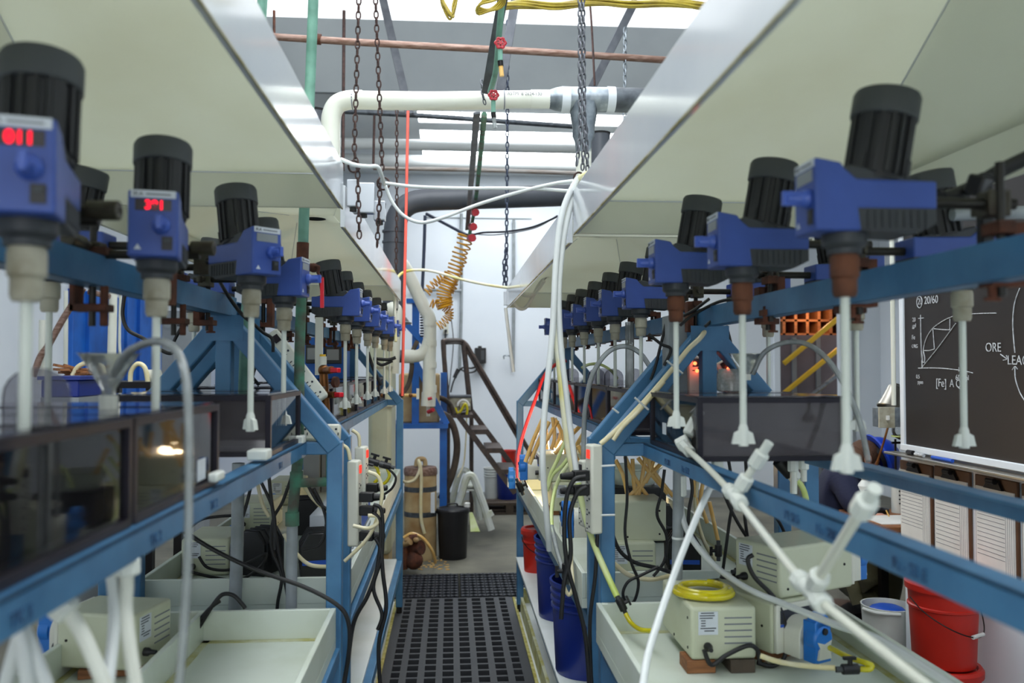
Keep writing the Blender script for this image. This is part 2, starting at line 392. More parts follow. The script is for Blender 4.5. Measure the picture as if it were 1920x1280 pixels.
# ------------------------------------------------------------------ bench frames
SIDE = {'R': dict(xa=.44, xr=.562, xb=.735, sg=1, zt=1.334, zb=1.69, tray0=.405, nm='beside the blackboard'),
        'L': dict(xa=-.318, xr=-.413, xb=-.62, sg=-1, zt=1.344, zb=1.715, tray0=-.31, nm='by the blue panels')}
def frame_bay(side, y0, y1, label, front):
    S = SIDE[side]; xa, xr, xb = S['xa'], S['xr'], S['xb']; xa2, xr2 = 2*xb-xa, 2*xb-xr; zt = S['zt']
    t = thing('bench_frame', label, 'bench frame', (xb, (y0+y1)/2, 0))
    w = .042
    ys = [y for y in (y0, y1) if y > .2]
    for y in ys:
        for x in (xa, xa2):
            MB().bx(x-w/2, x+w/2, y-w/2, y+w/2, .05, zt).make('post', 'steel_blue', t, bevel=.004)
            MB().cyl((x, y, .006), (x, y, .05), .018).make('foot', 'black_rubber', t)
        MB().bx(xa-S['sg']*w*0, xa2, y-w/2+.002, y+w/2-.002, zt-.036, zt-.001).make('cross_rail', 'steel_blue', t, bevel=.003) if xa < xa2 else MB().bx(xa2, xa, y-w/2+.002, y+w/2-.002, zt-.036, zt-.001).make('cross_rail', 'steel_blue', t, bevel=.003)
        for x in (xa, xa2):
            MB().bar((x, y, zt-.02), (xb, y, S['zb']-.03), .046, .046, (0, 1, 0)).make('brace', 'steel_blue', t, bevel=.004)
        MB().bx(xb-.055, xb+.055, y-w/2-.004, y-w/2-.0005, S['zb']-.095, S['zb']-.024).make('gusset', 'steel_blue', t)
        MB().bx(xb-.021, xb+.021, y-.02, y+.02, zt, S['zb']-.02).make('strut', 'steel_blue', t, bevel=.003)
        a, b = sorted((xa, xa2))
        MB().bx(a, b, y-.018, y+.018, .74, .785).make('cross_rail', 'steel_blue', t, bevel=.003)
        MB().bx(a, b, y-.018, y+.018, .30, .342).make('cross_rail', 'steel_blue', t, bevel=.003)
    ya = max(y0, .1) if y0 > .2 else y0
    for x in (xr, xr2):
        r = MB(); r.bx(x-.019, x+.019, y0-.02, y1+.02, zt-.005, zt)
        xo = x-.019*S['sg'] if x == xr else x+.019*S['sg']
        r.bx(min(xo, xo+.006*S['sg']), max(xo, xo+.006*S['sg']), y0-.02, y1+.02, zt-.038, zt)
        r.make('tank_rail', 'steel_blue', t, bevel=.0015)
    for x in (xa, xa2):
        MB().bx(x-.018, x+.018, y0, y1, .742, .783).make('tray_rail', 'steel_blue', t, bevel=.003)
        MB().bx(x-.018, x+.018, y0, y1, .30, .342).make('shelf_rail', 'steel_blue', t, bevel=.003)
    bm = MB(); bm.bx(xb-.022, xb+.022, y0-.03, y1+.03, S['zb']-.026, S['zb']-.022); 
    for s in (-1, 1): bm.bx(xb+s*.020-.003, xb+s*.020+.003, y0-.03, y1+.03, S['zb']-.026, S['zb']+.026); bm.bx(xb+s*.014-.006, xb+s*.014+.006, y0-.03, y1+.03, S['zb']+.022, S['zb']+.026)
    bm.make('stirrer_beam', 'steel_blue', t)
    return t
FR = {}
for sd in 'LR':
    nm = SIDE[sd]['nm']
    FR[sd, 1] = frame_bay(sd, -.6, 2.4, 'blue steel bench frame with A-shaped end, first bay of the bench '+nm, 1)
    FR[sd, 2] = frame_bay(sd, 2.6, 5.42, 'blue steel bench frame, second bay behind the A-frame on the bench '+nm, 0)
# marker writing on the tank rails
def rail_text(side, y, s, size=.021):
    S = SIDE[side]; x = S['xr']-.0205*S['sg']
    m = frame((x, y, S['zt']-.030), (0, -S['sg'], 0), (0, 0, 1))
    text(s, size, m, 'ink_rail', FR[side, 1], 'marker_writing')
for y, s in ((2.14, 'P2 SB1'), (1.98, 'No SB2'), (1.62, 'P2 SB4'), (1.36, 'P2 SB5'), (1.24, 'No SBK'), (1.02, 'Pa - SB E')): rail_text('R', y, s)
for y, s in ((.62, 'TK 4'), (.80, 'TK 3'), (1.16, 'TK 2'), (1.44, 'TK 2'), (2.0, 'TK 1')): rail_text('L', y, s)
# ------------------------------------------------------------------ trays and shelves
def tray(side, y0, y1, z0, label, div=None):
    S = SIDE[side]; xs = sorted((S['tray0'], 2*S['xb']-S['tray0'])); x0, x1 = xs; h = .108; k = .014
    t = thing('drip_tray', label, 'tray', ((x0+x1)/2, (y0+y1)/2, z0))
    MB().bx(x0, x1, y0, y1, z0, z0+.03).make('bottom', 'tray_white', t)
    for b in ((x0, x0+k, y0, y1), (x1-k, x1, y0, y1)): MB().bx(*b, z0+.03, z0+h).make('side_wall', 'tray_white', t, bevel=.002)
    for b in ((x0+k, x1-k, y0, y0+k), (x0+k, x1-k, y1-k, y1)): MB().bx(*b, z0+.03, z0+h).make('end_wall', 'tray_white', t, bevel=.002)
    if div: MB().bx(div-.007, div+.007, y0+k, y1-k, z0+.03, z0+h).make('divider', 'tray_white', t, bevel=.002)
    st = MB(); 
    for b in ((x0+k, x0+k+.018), (x1-k-.018, x1-k)) + (((div-.028, div-.007), (div+.007, div+.025)) if div else ()): st.bx(*b, y0+k, y1-k, z0+.03, z0+.0315)
    st.bx(x0+k, x1-k, y1-k-.02, y1-k, z0+.03, z0+.0315)
    st.make('yellow_deposit', 'tray_stain', t)
    return t
tray('L', -.55, 2.372, .786, 'white plastic drip tray with a divider, empty half beside the aisle', -.665)
tray('R', -.55, 2.372, .786, 'white plastic drip tray holding the pump with coiled yellow tube')
tray('L', 2.63, 5.36, .806, 'long white drip tray under the rear tanks by the blue panels')
tray('R', 2.63, 5.36, .806, 'long white drip tray under the rear tanks beside the blackboard')
for sd, x0, x1, lab in (('L', -.33, -.90, 'white bottom shelf under the bench by the blue panels'), ('R', .41, 1.03, 'white bottom shelf carrying blue buckets')):
    xa, xb_ = sorted((x0, x1))
    t = tag(MB().bx(xa, xb_, .4, 5.36, .344, .36).make('bottom_shelf', 'shelf_white', bevel=.002), lab, 'shelf')
# ------------------------------------------------------------------ hoods
def hood(name_label, xs, y0, y1, zb, top, ytop, fh=.125, xtop=None, lift=0):
    xi, xo = xs; xm = xtop or (xi+xo)/2+ (0); ym = ytop; hw = .10; s = 1 if xo > xi else -1; k = .014
    t = thing('fume_hood', name_label, 'fume hood', ((xi+xo)/2, (y0+y1)/2, zb))
    ztp = zb+fh
    xa, xz = sorted((xi, xo))
    for nm, b in (('aisle_fascia', (min(xi, xi+s*k), max(xi, xi+s*k), y0, y1)), ('wall_fascia', (min(xo, xo-s*k), max(xo, xo-s*k), y0, y1))):
        MB().bx(*b, zb, ztp).make(nm, 'hood_white' if nm[0] == 'a' else 'hood_cream', t, bevel=.001)
    for y in (y0, y1-k): MB().bx(xa+k, xz-k, y, y+k, zb+(lift if y == y0 else 0), ztp).make('end_fascia', 'hood_cream', t, bevel=.001)
    e = MB(); e.bx(min(xi, xi+s*.004), max(xi, xi+s*.004), y0, y1, zb-.003, zb); e.make('lower_edge', 'hood_edge', t)
    r = [(xa+k, y0+k), (xz-k, y0+k), (xz-k, y1-k), (xa+k, y1-k)]; q = [(xm-hw, ym-hw), (xm+hw, ym-hw), (xm+hw, ym+hw), (xm-hw, ym+hw)]
    for i in range(4):
        j = (i+1) % 4
        pts = [(*r[i], ztp-.03), (*r[j], ztp-.03), (*q[j], top), (*q[i], top)]
        MB().slab(pts, .008).make('sloped_panel', 'hood_cream', t)
    cap = MB(); n = 24; inner = []; outer = []
    for i in range(n):
        a = 2*math.pi*i/n; cx, cy = math.cos(a), math.sin(a); inner.append((xm+.05*cx, ym+.05*cy, top)); m = hw/max(abs(cx), abs(cy)); outer.append((xm+m*cx, ym+m*cy, top))
    cap._add(inner+outer, [(i, (i+1) % n, n+(i+1) % n, n+i) for i in range(n)]); cap._add([(p[0],p[1],p[2]+.008) for p in inner+outer], [(n+i, n+(i+1) % n, (i+1) % n, i) for i in range(n)]); cap.make('top_plate', 'hood_cream', t)
    MB().lathe([(.05, 0), (.05, .5)], (xm, ym, top), n=24, cap=False).make('duct_collar', 'pvc_grey', t)
    MB().cyl((xm, ym, top+.5), (xm, ym, top+.51), .052).make('duct_cap', 'pit', t)
    sm = MB()
    for i in range(4): 
        a, b = V((*r[i], ztp-.03)), V((*q[i], top)); sm.tube([a+V((0,0,-.001)), b+V((0,0,-.001))], .0022, 5)
    for i in (2, ): 
        a, b = V((*r[2], ztp-.03)), V((*r[3], ztp-.03)); sm.tube([a, b], .003, 5)
    sm.make('weld_seam', 'hood_white', t)
    return t
H1 = hood('big cream fume hood over the numbered stirrers by the blue panels', (-.303, -1.03), -.7, 2.42, 1.995, 2.50, .8)
H2 = hood('rear cream fume hood with round duct hole, by the blue panels', (-.315, -1.03), 2.56, 5.42, 1.965, 2.235, 4.0, xtop=-.63, lift=.062)
H3 = hood('big cream fume hood over the three stirrers beside the blackboard', (.35, 1.13), -.7, 2.42, 1.93, 2.45, .8)
H4 = hood('rear cream fume hood with round duct hole, beside the blackboard', (.355, 1.13), 2.56, 5.42, 1.925, 2.195, 4.15, xtop=.735, lift=.02)
# corner lugs with bolts
def lug(h, px0, px1, py0, py1, d, mt='hood_white'):
    a, b = P(px0, py1, d), P(px1, py0, d)
    MB().bx(a.x, b.x, d, d+.04, a.z, b.z).make('hanger_lug', mt, h, bevel=.003)
    cx = (a.x+b.x)/2; MB().cyl((cx, d+.02, a.z-.012), (cx, d+.02, a.z), .010, n=6).make('bolt', 'rod_dark', h)
lug(H1, 650, 672, 336, 386, 2.43); lug(H2, 700, 722, 376, 412, 2.58); lug(H3, 1077, 1099, 350, 408, 2.43); lug(H4, 1092, 1108, 380, 432, 2.58); lug(H4, 945, 962, 546, 572, 5.43); lug(H2, 738, 747, 556, 578, 5.43)
lug(H2, 660, 702, 342, 398, 2.53)
# ------------------------------------------------------------------ overhead stirrers
def make_stirrer(label, chuck='chuck_beige', cx=-.215, digits=None, post=True, group=None, sw=False):
    t = local(thing('overhead_stirrer', label, 'stirrer', group=group)); W = .035
    MB().prism([(.055,0),(.055,.098),(.02,.092),(.0125,.082),(-.002,.07),(-.113,.068),(-.113,.03),(-.004,.03),(-.008,0)], -W, W).make('housing', 'housing_blue', t, bevel=.003)
    v = MB().prism([(-.007,.001),(-.003,.031),(-.112,.031),(-.112,.010),(-.085,-.003)], -W+.001, W-.001)
    for k in range(9): 
        for s in (-1, 1): v.bx(-.018-.01*k-.003, -.018-.01*k+.0015, s*W-.0012, s*W+.0012, .004, .027)
    v.make('vent_cover', 'dark_plastic', t)
    tilt = math.radians(-10); R = Matrix.Translation((-.043,0,.072)) @ Matrix.Rotation(tilt, 4, 'Y')
    MB().prism([(.022,.066),(.008,.09),(-.07,.075),(-.1,.068)], -.033, .033).make('motor_foot', 'dark_plastic', t, bevel=.003)
    m = MB(R); m.lathe([(.037, 0), (.0375, .091)], n=36)
    for k in range(18):
        a = 2*math.pi*k/18+.05
        ca, sa = math.cos(a), math.sin(a); m.bar((.038*ca,.038*sa,.006), (.038*ca,.038*sa,.091), .0055, .008, (ca, sa, 0))
    for a in (.6, 2.4, 3.9, 5.4):
        ca, sa = math.cos(a), math.sin(a); m.bar((.037*ca,.037*sa,.004), (.037*ca,.037*sa,.03), .014, .013, (ca, sa, 0)); m.bar((.0375*ca,.0375*sa,.03), (.0375*ca,.0375*sa,.089), .010, .0085, (ca, sa, 0))
    m.make('motor', 'motor_black', t)
    MB(R).lathe([(.043,.087),(.0445,.089),(.0445,.119),(.042,.124),(.03,.127),(0.001,.128)], n=36).make('motor_cap', 'motor_cap', t)
    fx = .0555
    lp = MB().bx(fx-.001, fx+.0004, -.031, .031, .0865, .0975).make('name_plate', 'label_white', t)
    fm = frame((fx+.0006, -.028, .0888), (0, 1, 0), (0, 0, 1))
    text('IKA', .009, fm, 'ink', lp, 'lettering', .0002)
    MB().bx(fx, fx+.0008, -.010, .024, .0905, .093).make('lettering', 'ink_grey', lp)
    d = MB().bx(fx-.001, fx+.0004, -.025, .025, .0675, .0845).make('display', 'display_dark' if digits else 'display_grey', t)
    if digits:
        text(digits, .0185, frame((fx+.0008, -.012, .0698), (0, 1, 0), (0, 0, 1)), 'led_red', d, 'lit_digits', .0002, .0005)
    k = MB().lathe([(.0135,0),(.0125,.008),(.009,.012),(.007,.03)], (fx, .011, .046), (1,0,0)); 
    k.bx(fx+.008, fx+.036, .011-.004, .011+.004, .046-.010, .046+.010)
    k.make('speed_knob', 'knob_blue', t, bevel=.001)
    b = MB().bx(fx-.001, fx+.0015, .012, .027, .010, .030).make('power_switch', 'black_plastic', t)
    MB().bx(fx+.001, fx+.003, .015, .024, .021 if not sw else .013, .027 if not sw else .020).make('rocker', 'motor_cap', b)
    MB().prism([(-.026,.010),(-.016,.010),(-.021,.018)], fx-.001, fx+.0004, 'x').make('warning_triangle', 'label_white', t)
    MB().lathe([(.030,0),(.030,-.014),(.027,-.018),(.023,-.020),(.023,-.028)][::-1], n=24).make('neck', 'dark_plastic', t)
    MB().lathe([(.014,-.086),(.0165,-.080),(.0165,-.062),(.0195,-.058),(.0195,-.034),(.018,-.028)], n=18).make('chuck', chuck, t)
    MB().cyl((0,0,-.32), (0,0,-.084), .0062).make('shaft', 'shaft_white', t)
    im = MB().prism([(-.021,-.322),(.021,-.322),(.016,-.302),(.008,-.298),(-.008,-.298),(-.016,-.302)], -.005, .005); im.lathe([(.009,-.326),(.009,-.294),(.006,-.285)], n=12)
    im.make('impeller', 'impeller_white', t)
    if post:
        r = MB().cyl((-.11,0,.045), (cx-.03,0,.045), .008).make('mounting_rod', 'rod_dark', t)
        c = MB(); c.bx(cx-.016, cx+.016, -.015, .015, .026, .062); c.cyl((cx,-.03,.045), (cx,.012,.045), .006); c.bx(cx-.004, cx+.004, -.048, -.028, .034, .056)
        c.make('boss_head', 'clamp_olive', t, bevel=.002)
        MB().cyl((cx,.014,-.085), (cx,.014,.10), .006).make('upright', 'rod_dark', t)
        g = MB(); g.bx(cx-.012, cx+.012, -.012, .030, .000, .018); g.bx(cx-.03, cx-.012, -.008, .026, -.060, .016); g.bx(cx-.03, cx+.02, -.008, .026, -.072, -.058); g.cyl((cx+.01,.009,-.088), (cx+.01,.009,-.050), .006); g.bx(cx-.002, cx+.022, .006, .012, -.091, -.086)
        g.make('beam_clamp', 'rust', t, bevel=.0015)
    return t
PI = math.pi
def sp(o, x, y, z, a): o.location = (x, y, z); o.rotation_euler = (0, 0, math.radians(a)); return o
NR, NL = 'beside the blackboard', 'by the blue panels'
s1 = sp(make_stirrer('blue overhead stirrer with lit red digits over the dark green tank', digits='011', post=False), -.450, .94, 1.705, -75)
s2 = sp(make_stirrer('blue overhead stirrer with lit red digits beside the clear funnel', digits='391', post=False), -.449, 1.34, 1.712, -78)
s3 = sp(make_stirrer('blue overhead stirrer with a bare shaft hanging in the gap between smoky tanks', post=False), -.419, 1.83, 1.740, -44)
A = make_stirrer('blue overhead stirrer half hidden by the rusty elbow of the green pipe', cx=-.205)
sp(A, -.422, 2.2, 1.727, -8)
g1 = 'stirrers along the rear bench by the blue panels'
lst = [(195,3.05,-.372,'first stirrer behind the red-handled valve'), (174,3.42,0,'second stirrer behind the red-handled valve'), (154,3.86,0,'third stirrer behind the red-handled valve'), (140,4.25,0,'fourth stirrer behind the red-handled valve'), (123,4.72,0,'second last stirrer before the orange cord'), (113,5.1,0,'last stirrer in the row, beside the orange cord')]
for off, d, x, lab in lst:
    sp(copy_tree(A, label='blue overhead '+lab, group=g1), -off*d/1600, d, 1.727, -3)
B = make_stirrer('blue overhead stirrer with rust-brown chuck, foremost and largest of three in line', 'chuck_rust', cx=-.215)
sp(B, .538, 1.13, 1.731, 180)
sp(copy_tree(B, label='blue overhead stirrer with rust-brown chuck, middle one of three in line'), .534, 1.53, 1.731, 180)
sp(copy_tree(B, label='blue overhead stirrer with rust-brown chuck, smallest of three in line'), .509, 1.9, 1.737, 180)
Cc = make_stirrer('first blue stirrer of the rear row with beige chucks, next to the blackboard-side A-frame', cx=-.135)
g2 = 'stirrers along the rear bench beside the blackboard'
for i, (off, d) in enumerate(((361,2.68),(311,3.09),(279,3.44),(252,3.81),(229,4.19),(213,4.51),(195,4.92))):
    o = Cc if i == 0 else copy_tree(Cc, label='%s blue stirrer of the rear row with beige chucks, counted from the blackboard-side A-frame' % ('', 'second', 'third', 'fourth', 'fifth', 'sixth', 'seventh')[i], group=g2)
    o['group'] = g2; sp(o, off*d/1600, d, 1.733, 180)
D = make_stirrer('blue stirrer facing the blackboard, its shaft hanging before the chalk graph', cx=-.21)
sp(D, .967, 1.55, 1.722, 0)
sp(copy_tree(D, label='blue stirrer facing away on the beam, its chuck before the yellow handrails'), .965, 1.97, 1.722, 0)
sp(copy_tree(D, label='blue stirrer facing away on the beam, its shaft before the white wall by the doorway'), .921, 2.42, 1.722, 0)
sp(copy_tree(D, label='blue stirrer facing the blue panels, shaft beside the diagonal brown pipe'), -.78, 1.72, 1.742, 180)
sp(copy_tree(D, label='blue stirrer facing the blue panels, its chuck in front of the grey cabinet'), -.78, 2.66, 1.742, 180)
# clamp arms that carry the three swung-out stirrers
def arm(label, S, o, ang):
    a = math.radians(ang); u = V((math.cos(a), math.sin(a), 0)); b = V(o)-u*.11+V((0,0,.045)); e = V(o)-u*.19+V((0,0,.045)); q = V((-.645, e.y, e.z))
    t = thing('clamp_arm', label, 'clamp', (q.x, q.y, 1.70))
    MB().cyl(b, e-u*.02, .008).make('rod', 'rod_dark', t); MB().cyl(e+V((.05,0,-.012)), q+V((0,0,-.012)), .008).make('cross_rod', 'rod_dark', t)
    bo = MB(); bo.bx(e.x-.018, e.x+.018, e.y-.018, e.y+.018, e.z-.03, e.z+.016); bo.cyl(e+V((.02,0,.0)), e+V((.075,0,.0)), .006); bo.cyl(e+V((.035,0,.0)), e+V((.075,0,.0)), .013); bo.make('boss_head', 'clamp_olive', t, bevel=.002)
    MB().cyl((-.62,q.y,1.62), (-.62,q.y,1.83), .006).make('upright', 'rod_dark', t)
    b2 = MB(); b2.bx(-.638,-.602,q.y-.016,q.y+.016,q.z-.028,q.z+.008); b2.cyl((-.62,q.y-.06,q.z),(-.62,q.y,q.z),.006); b2.cyl((-.62,q.y-.10,q.z),(-.62,q.y-.045,q.z),.013); b2.make('cross_clamp', 'clamp_olive', t, bevel=.002)
    g = MB(); g.bx(-.652,-.642,q.y-.02,q.y+.02,1.645,1.755); g.bx(-.652,-.59,q.y-.02,q.y+.02,1.742,1.756); g.bx(-.652,-.59,q.y-.02,q.y+.02,1.645,1.658); g.cyl((-.60,q.y,1.62),(-.60,q.y,1.69),.007); g.make('beam_clamp', 'rust', t, bevel=.002)
arm('dark clamp arm behind the stirrer over the dark green tank', 1, (-.450,.94,1.705), -75)
arm('dark clamp arm behind the stirrer beside the clear funnel', 1, (-.449,1.34,1.712), -78)
arm('rust-stained clamp arm behind the stirrer with the bare shaft', 1, (-.419,1.83,1.740), -44)
# ------------------------------------------------------------------ tanks
def tank(label, x0, x1, y0, y1, z0, zt, liquid=None, lvl=.6, lid=True, div=(), tag_side=None, group=None, sg=1, tabs=0, strip=False):
    k = .006
    t = thing('leach_tank', label, 'tank', ((x0+x1)/2, (y0+y1)/2, z0), group)
    MB().bx(x0, x1, y0, y1, z0, z0+k).make('bottom', 'tank_edge', t)
    for nm, b in (('side_pane', (x0, x0+k, y0, y1)), ('side_pane', (x1-k, x1, y0, y1)), ('end_pane', (x0+k, x1-k, y0, y0+k)), ('end_pane', (x0+k, x1-k, y1-k, y1))):
        MB().bx(*b, z0+k, zt-.004).make(nm, 'tank_smoke' if nm == 'side_pane' else 'tank_haze', t)
    e = MB(); r = .006
    for z in (z0+.004, zt-.006):
        for a, b in (((x0,y0),(x1,y0)), ((x1,y0),(x1,y1)), ((x1,y1),(x0,y1)), ((x0,y1),(x0,y0))): e.bar((*a, z), (*b, z), .013, .011)
    for a in ((x0,y0),(x1,y0),(x1,y1),(x0,y1)): e.bx(a[0]-r, a[0]+r, a[1]-r, a[1]+r, z0, zt)
    e.make('rim', 'tank_edge', t)
    for dv in div: MB().bx(x0+k, x1-k, y0+(y1-y0)*dv-.003, y0+(y1-y0)*dv+.003, z0+k, zt-.01).make('divider', 'tank_smoke', t)
    if liquid: MB().bx(x0+k+.001, x1-k-.001, y0+k+.001, y1-k-.001, z0+k, z0+k+(zt-z0)*lvl).make('liquid', liquid, t)
    bf = MB()
    for q in (.25, .6): 
        x = x0+(x1-x0)*q; bf.bx(x-.012, x+.012, y0+k+.002, y0+k+.01, z0+.01, zt-.012); bf.bx(x-.012, x+.012, y1-k-.01, y1-k-.002, z0+.01, zt-.012)
    bf.make('baffle', 'lid_smoke', t)
    if lid:
        ym = (y0+y1)/2
        for a, b in ((y0, ym-.03), (ym+.03, y1)): MB().bx(x0+.002, x1-.002, a+.002, b-.002, zt, zt+.004).make('lid', 'lid_smoke', t)
    for q in range(tabs):
        xx = x0+(x1-x0)*(.25+.5*q); ym = (y0+y1)/2
        pl = [(xx-.04, zt+.004), (xx+.04, zt+.004), (xx+.04, zt+.03)]+[(xx+.04*math.cos(a), zt+.03+.035*math.sin(a)) for a in (math.pi*j/10 for j in range(1, 10))]+[(xx-.04, zt+.03)]
        MB().prism(pl, y1-.05, y1-.045).make('lid_tab', 'lid_smoke', t)
    if tag_side is not None:
        xs, yy = tag_side; MB().bx(xs-.0015, xs, yy, yy+.035, z0+.035, z0+.065).make('paper_label', 'label_white', t) if sg > 0 else MB().bx(xs, xs+.0015, yy, yy+.045, z0+.015, z0+.05).make('paper_label', 'label_white', t)
    return t
zL, zR = 1.346, 1.337
tank('large smoky tank with dark green liquid and two round-topped tabs', -.775, -.415, .70, 1.132, zL, zL+.138, 'liquid_green', .62, tabs=2)
tank('smoky tank with white paper label and clear funnel on its lid', -.775, -.415, 1.15, 1.545, zL, zL+.138, 'liquid_brown', .12, tag_side=(-.415, 1.44), sg=-1, div=(.5,))
tank('smoky tank touching the green pipe, empty, beside the diagonal power strip', -.775, -.415, 1.99, 2.37, zL, zL+.138, None, div=(.5,))
tank('smoky tank with brown liquid and divided panes, standing under the white manifold', .562, .90, 1.90, 2.35, zR, zR+.142, 'liquid_brown', .4, tag_side=(.562, 2.20), sg=1, div=(.35, .7))
gl, gr = 'tanks along the rear bench by the blue panels', 'tanks along the rear bench beside the blackboard'
on = ('first', 'second', 'third', 'fourth', 'fifth', 'sixth', 'seventh')
for i in range(7):
    y0 = 2.64+i*.395
    tank(on[i]+' smoky tank of the rear row by the blue panels, counted from the A-frame', -.775, -.415, y0, y0+.375, zL, zL+.14, None, div=(.5,), lid=i % 2 == 0, group=gl)
    tank(on[i]+' smoky tank of the rear row beside the blackboard, counted from the A-frame', .562, .90, y0, y0+.375, zR, zR+.14, 'liquid_brown' if i < 6 else None, .55, div=(.5,), lid=True, group=gr, tabs=2 if i in (1, 2, 4) else 0, sg=1, tag_side=(.562, y0+.1) if i == 5 else None)
# ------------------------------------------------------------------ pumps
def make_pump(label, w=.16, l=.26, h=.125, head=True, group=None):
    t = local(thing('peristaltic_pump', label, 'pump', group=group)); a = w/2; b = l/2
    MB().bx(-a, a, -b, b, 0, h).make('case', 'pump_beige', t, bevel=.008, seg=3)
    s = MB()
    for z in (.30, .42, .54, .66, .78): s.bx(a*.02, a*.86, -b-.0012, -b+.001, h*z, h*z+.003)
    s.make('vent_slots', 'ink_grey', t)
    sc_ = MB()
    for x in (-1, 1):
        for y, z in ((-.8, .18), (-.8, .75), (.1, .12), (.75, .5)): sc_.cyl((x*(a-.001), y*b, h*z), (x*(a+.0015), y*b, h*z), .0035, n=8)
    sc_.make('screw', 'metal_dark', t)
    p = MB().bx(-a*.78, -a*.18, -b-.0015, -b, h*.48, h*.92).make('rating_plate', 'label_white', t)
    li = MB()
    for q, (x0, x1) in enumerate(((-.7,-.3),(-.74,-.28),(-.74,-.34),(-.7,-.56),(-.7,-.56),(-.7,-.56),(-.72,-.24),(-.6,-.3))):
        z = h*(.885-.048*q); li.bx(a*x0, a*x1, -b-.002, -b-.0014, z, z+.0022)
    li.make('print', 'ink', p)
    g = MB().lathe([(.010, 0), (.010, .010), (.006, .016), (.005, .03)], (-a*.5, -b, h*.26), (0,-1,0)); g.make('cord_gland', 'black_plastic', t)
    if not head: return t
    f = MB().bx(-a+.004, a-.004, b, b+.012, .004, h-.004).make('front_panel', 'pump_white', t, bevel=.003)
    kp = MB().bx(-a*.8, a*.8, b+.012, b+.014, h*.60, h*.86).make('keypad', 'ink', f); text('L/S', .016, frame((-a*.1, b+.0142, h*.68), (-1,0,0), (0,0,1)), 'housing_blue', f); MB().bx(-a*.8, a*.8, b+.012, b+.014, h*.54, h*.59).make('blue_band', 'box_print_blue', f)
    MB().lathe([(.012,0),(.011,.016)], (-a*.6, b+.012, h*.3), (0,1,0)).make('dial', 'black_plastic', f)
    m = MB(); m.lathe([(.038,0),(.038,.05)], (a*.2, b+.012, h*.45), (0,1,0)); m.bx(a*.2-.038, a*.2+.038, b+.012, b+.062, .004, h*.45)
    m.make('drive_housing', 'pump_white', t, bevel=.002)
    hd = MB(); hx = a*.2; hd.bx(hx-.026, hx+.026, b+.062, b+.10, .0, h*.78); hd.lathe([(.032,0),(.032,.026),(.026,.032)], (hx, b+.072, h*.45), (0,1,0)); hd.lathe([(.022,0),(.022,.03)], (hx, b+.07, h*.75), (0,1,0))
    hd.make('pump_head', 'pump_blue', t, bevel=.002)
    MB().prism([(hx-.022,.01),(hx+.022,.01),(hx+.016,h*.3),(hx+.024,h*.42),(hx,h*.36),(hx-.024,h*.42),(hx-.016,h*.3)], b+.1, b+.1055).make('clamp_plate', 'pump_white', t)
    MB().cyl((hx,b+.1,h*.6), (hx,b+.108,h*.6), .008).make('head_hole', 'black_plastic', t)
    return t
def at(o, x, y, z, rz=0): o.location = (x, y, z); o.rotation_euler = (0, 0, math.radians(rz)); return o
zt = .8165
PR = make_pump('beige pump with the coiled yellow tube on top, standing on wooden blocks', head=False, l=.28)
def block(label, c, s, rz=0, m='wood'):
    o = MB(Matrix.Rotation(math.radians(rz), 4, 'Z')).bx(-s[0]/2, s[0]/2, -s[1]/2, s[1]/2, 0, s[2]).make('wood_block', m, bevel=.002); o.location = c; return tag(o, label, 'wood block')

t = thing('clamp_arm', 'thick black clamp arm beside the largest rust-chuck stirrer', 'clamp', P(1846,470,1.18))
MB().tube([P(1770,372,1.2), P(1822,352,1.2), P(1880,318,1.18), P(1950,285,1.15)], .011, 12).make('arm', 'motor_black', t)
MB().bar(P(1845,325,1.18), P(1848,475,1.18), .018, .016).make('upright', 'black_plastic', t, bevel=.002)
MB().bar(P(1818,345,1.19), P(1850,352,1.17), .03, .03).make('boss_head', 'black_plastic', t, bevel=.004)
t = thing('grey_conduit', 'pale grey conduit running level behind the largest rust-chuck stirrer', 'conduit', P(1800,402,1.5)); MB().cyl(P(1785,402,1.5), P(2000,396,1.5), .012).make('pipe', 'pvc_light_grey', t)
# ------------------------------------------------------------------ pumps on the trays
at(PR, .655, 2.165, .848)
block('stained wood block at the front under the yellow-coil pump, aisle side', (.60, 2.06, zt), (.07, .07, .031))
block('dark wet wood block under the yellow-coil pump, beside the black cord', (.70, 2.06, zt), (.06, .08, .031), m='wood_dark')
p = at(make_pump('lower beige pump with blue head and yellow tubes, under another pump', h=.125), .80, 2.2, .848, -155)
block('wood block under the lower pump with the blue head', (.80, 2.2, zt), (.14, .18, .031), 25)
at(copy_tree(p, label='upper beige pump resting on the pump with yellow tubes'), .90, 2.2, .9745, -66)
PL = at(make_pump('beige pump with blue head behind, alone in the divided drip tray', l=.20, h=.13), -.815, 2.17, .838, 78)
block('split wood strip under the pump in the divided tray', (-.80, 2.15, zt), (.16, .10, .021), 10)
Q = at(make_pump('vented beige pump beside the finned power supply on the rear tray by the blue panels', l=.24), -.835, 3.12, .837)
at(copy_tree(Q, label='second beige pump along the rear tray by the blue panels'), -.85, 3.9, .837)
at(copy_tree(Q, label='third beige pump along the rear tray by the blue panels'), -.85, 4.6, .837)
q = at(make_pump('upper pump of the stack just behind the blackboard-side post', l=.24, h=.135), .60, 2.90, .968, 90)
at(copy_tree(q, label='lower pump of the stack just behind the blackboard-side post'), .60, 2.90, .8395, -3)
q2 = at(copy_tree(q, label='upper pump of the far stack in front of the lit bulb'), .56, 4.2, .993, 90)
at(copy_tree(q, label='lower pump of the far stack in front of the lit bulb'), .57, 4.2, .858, 0)
block('wood block under the far pump stack', (.57, 4.2, .8365), (.18, .2, .0205))
at(copy_tree(q, label='beige pump at the far end of the rear tray beside the blackboard'), .56, 5.0, .8365, 90)
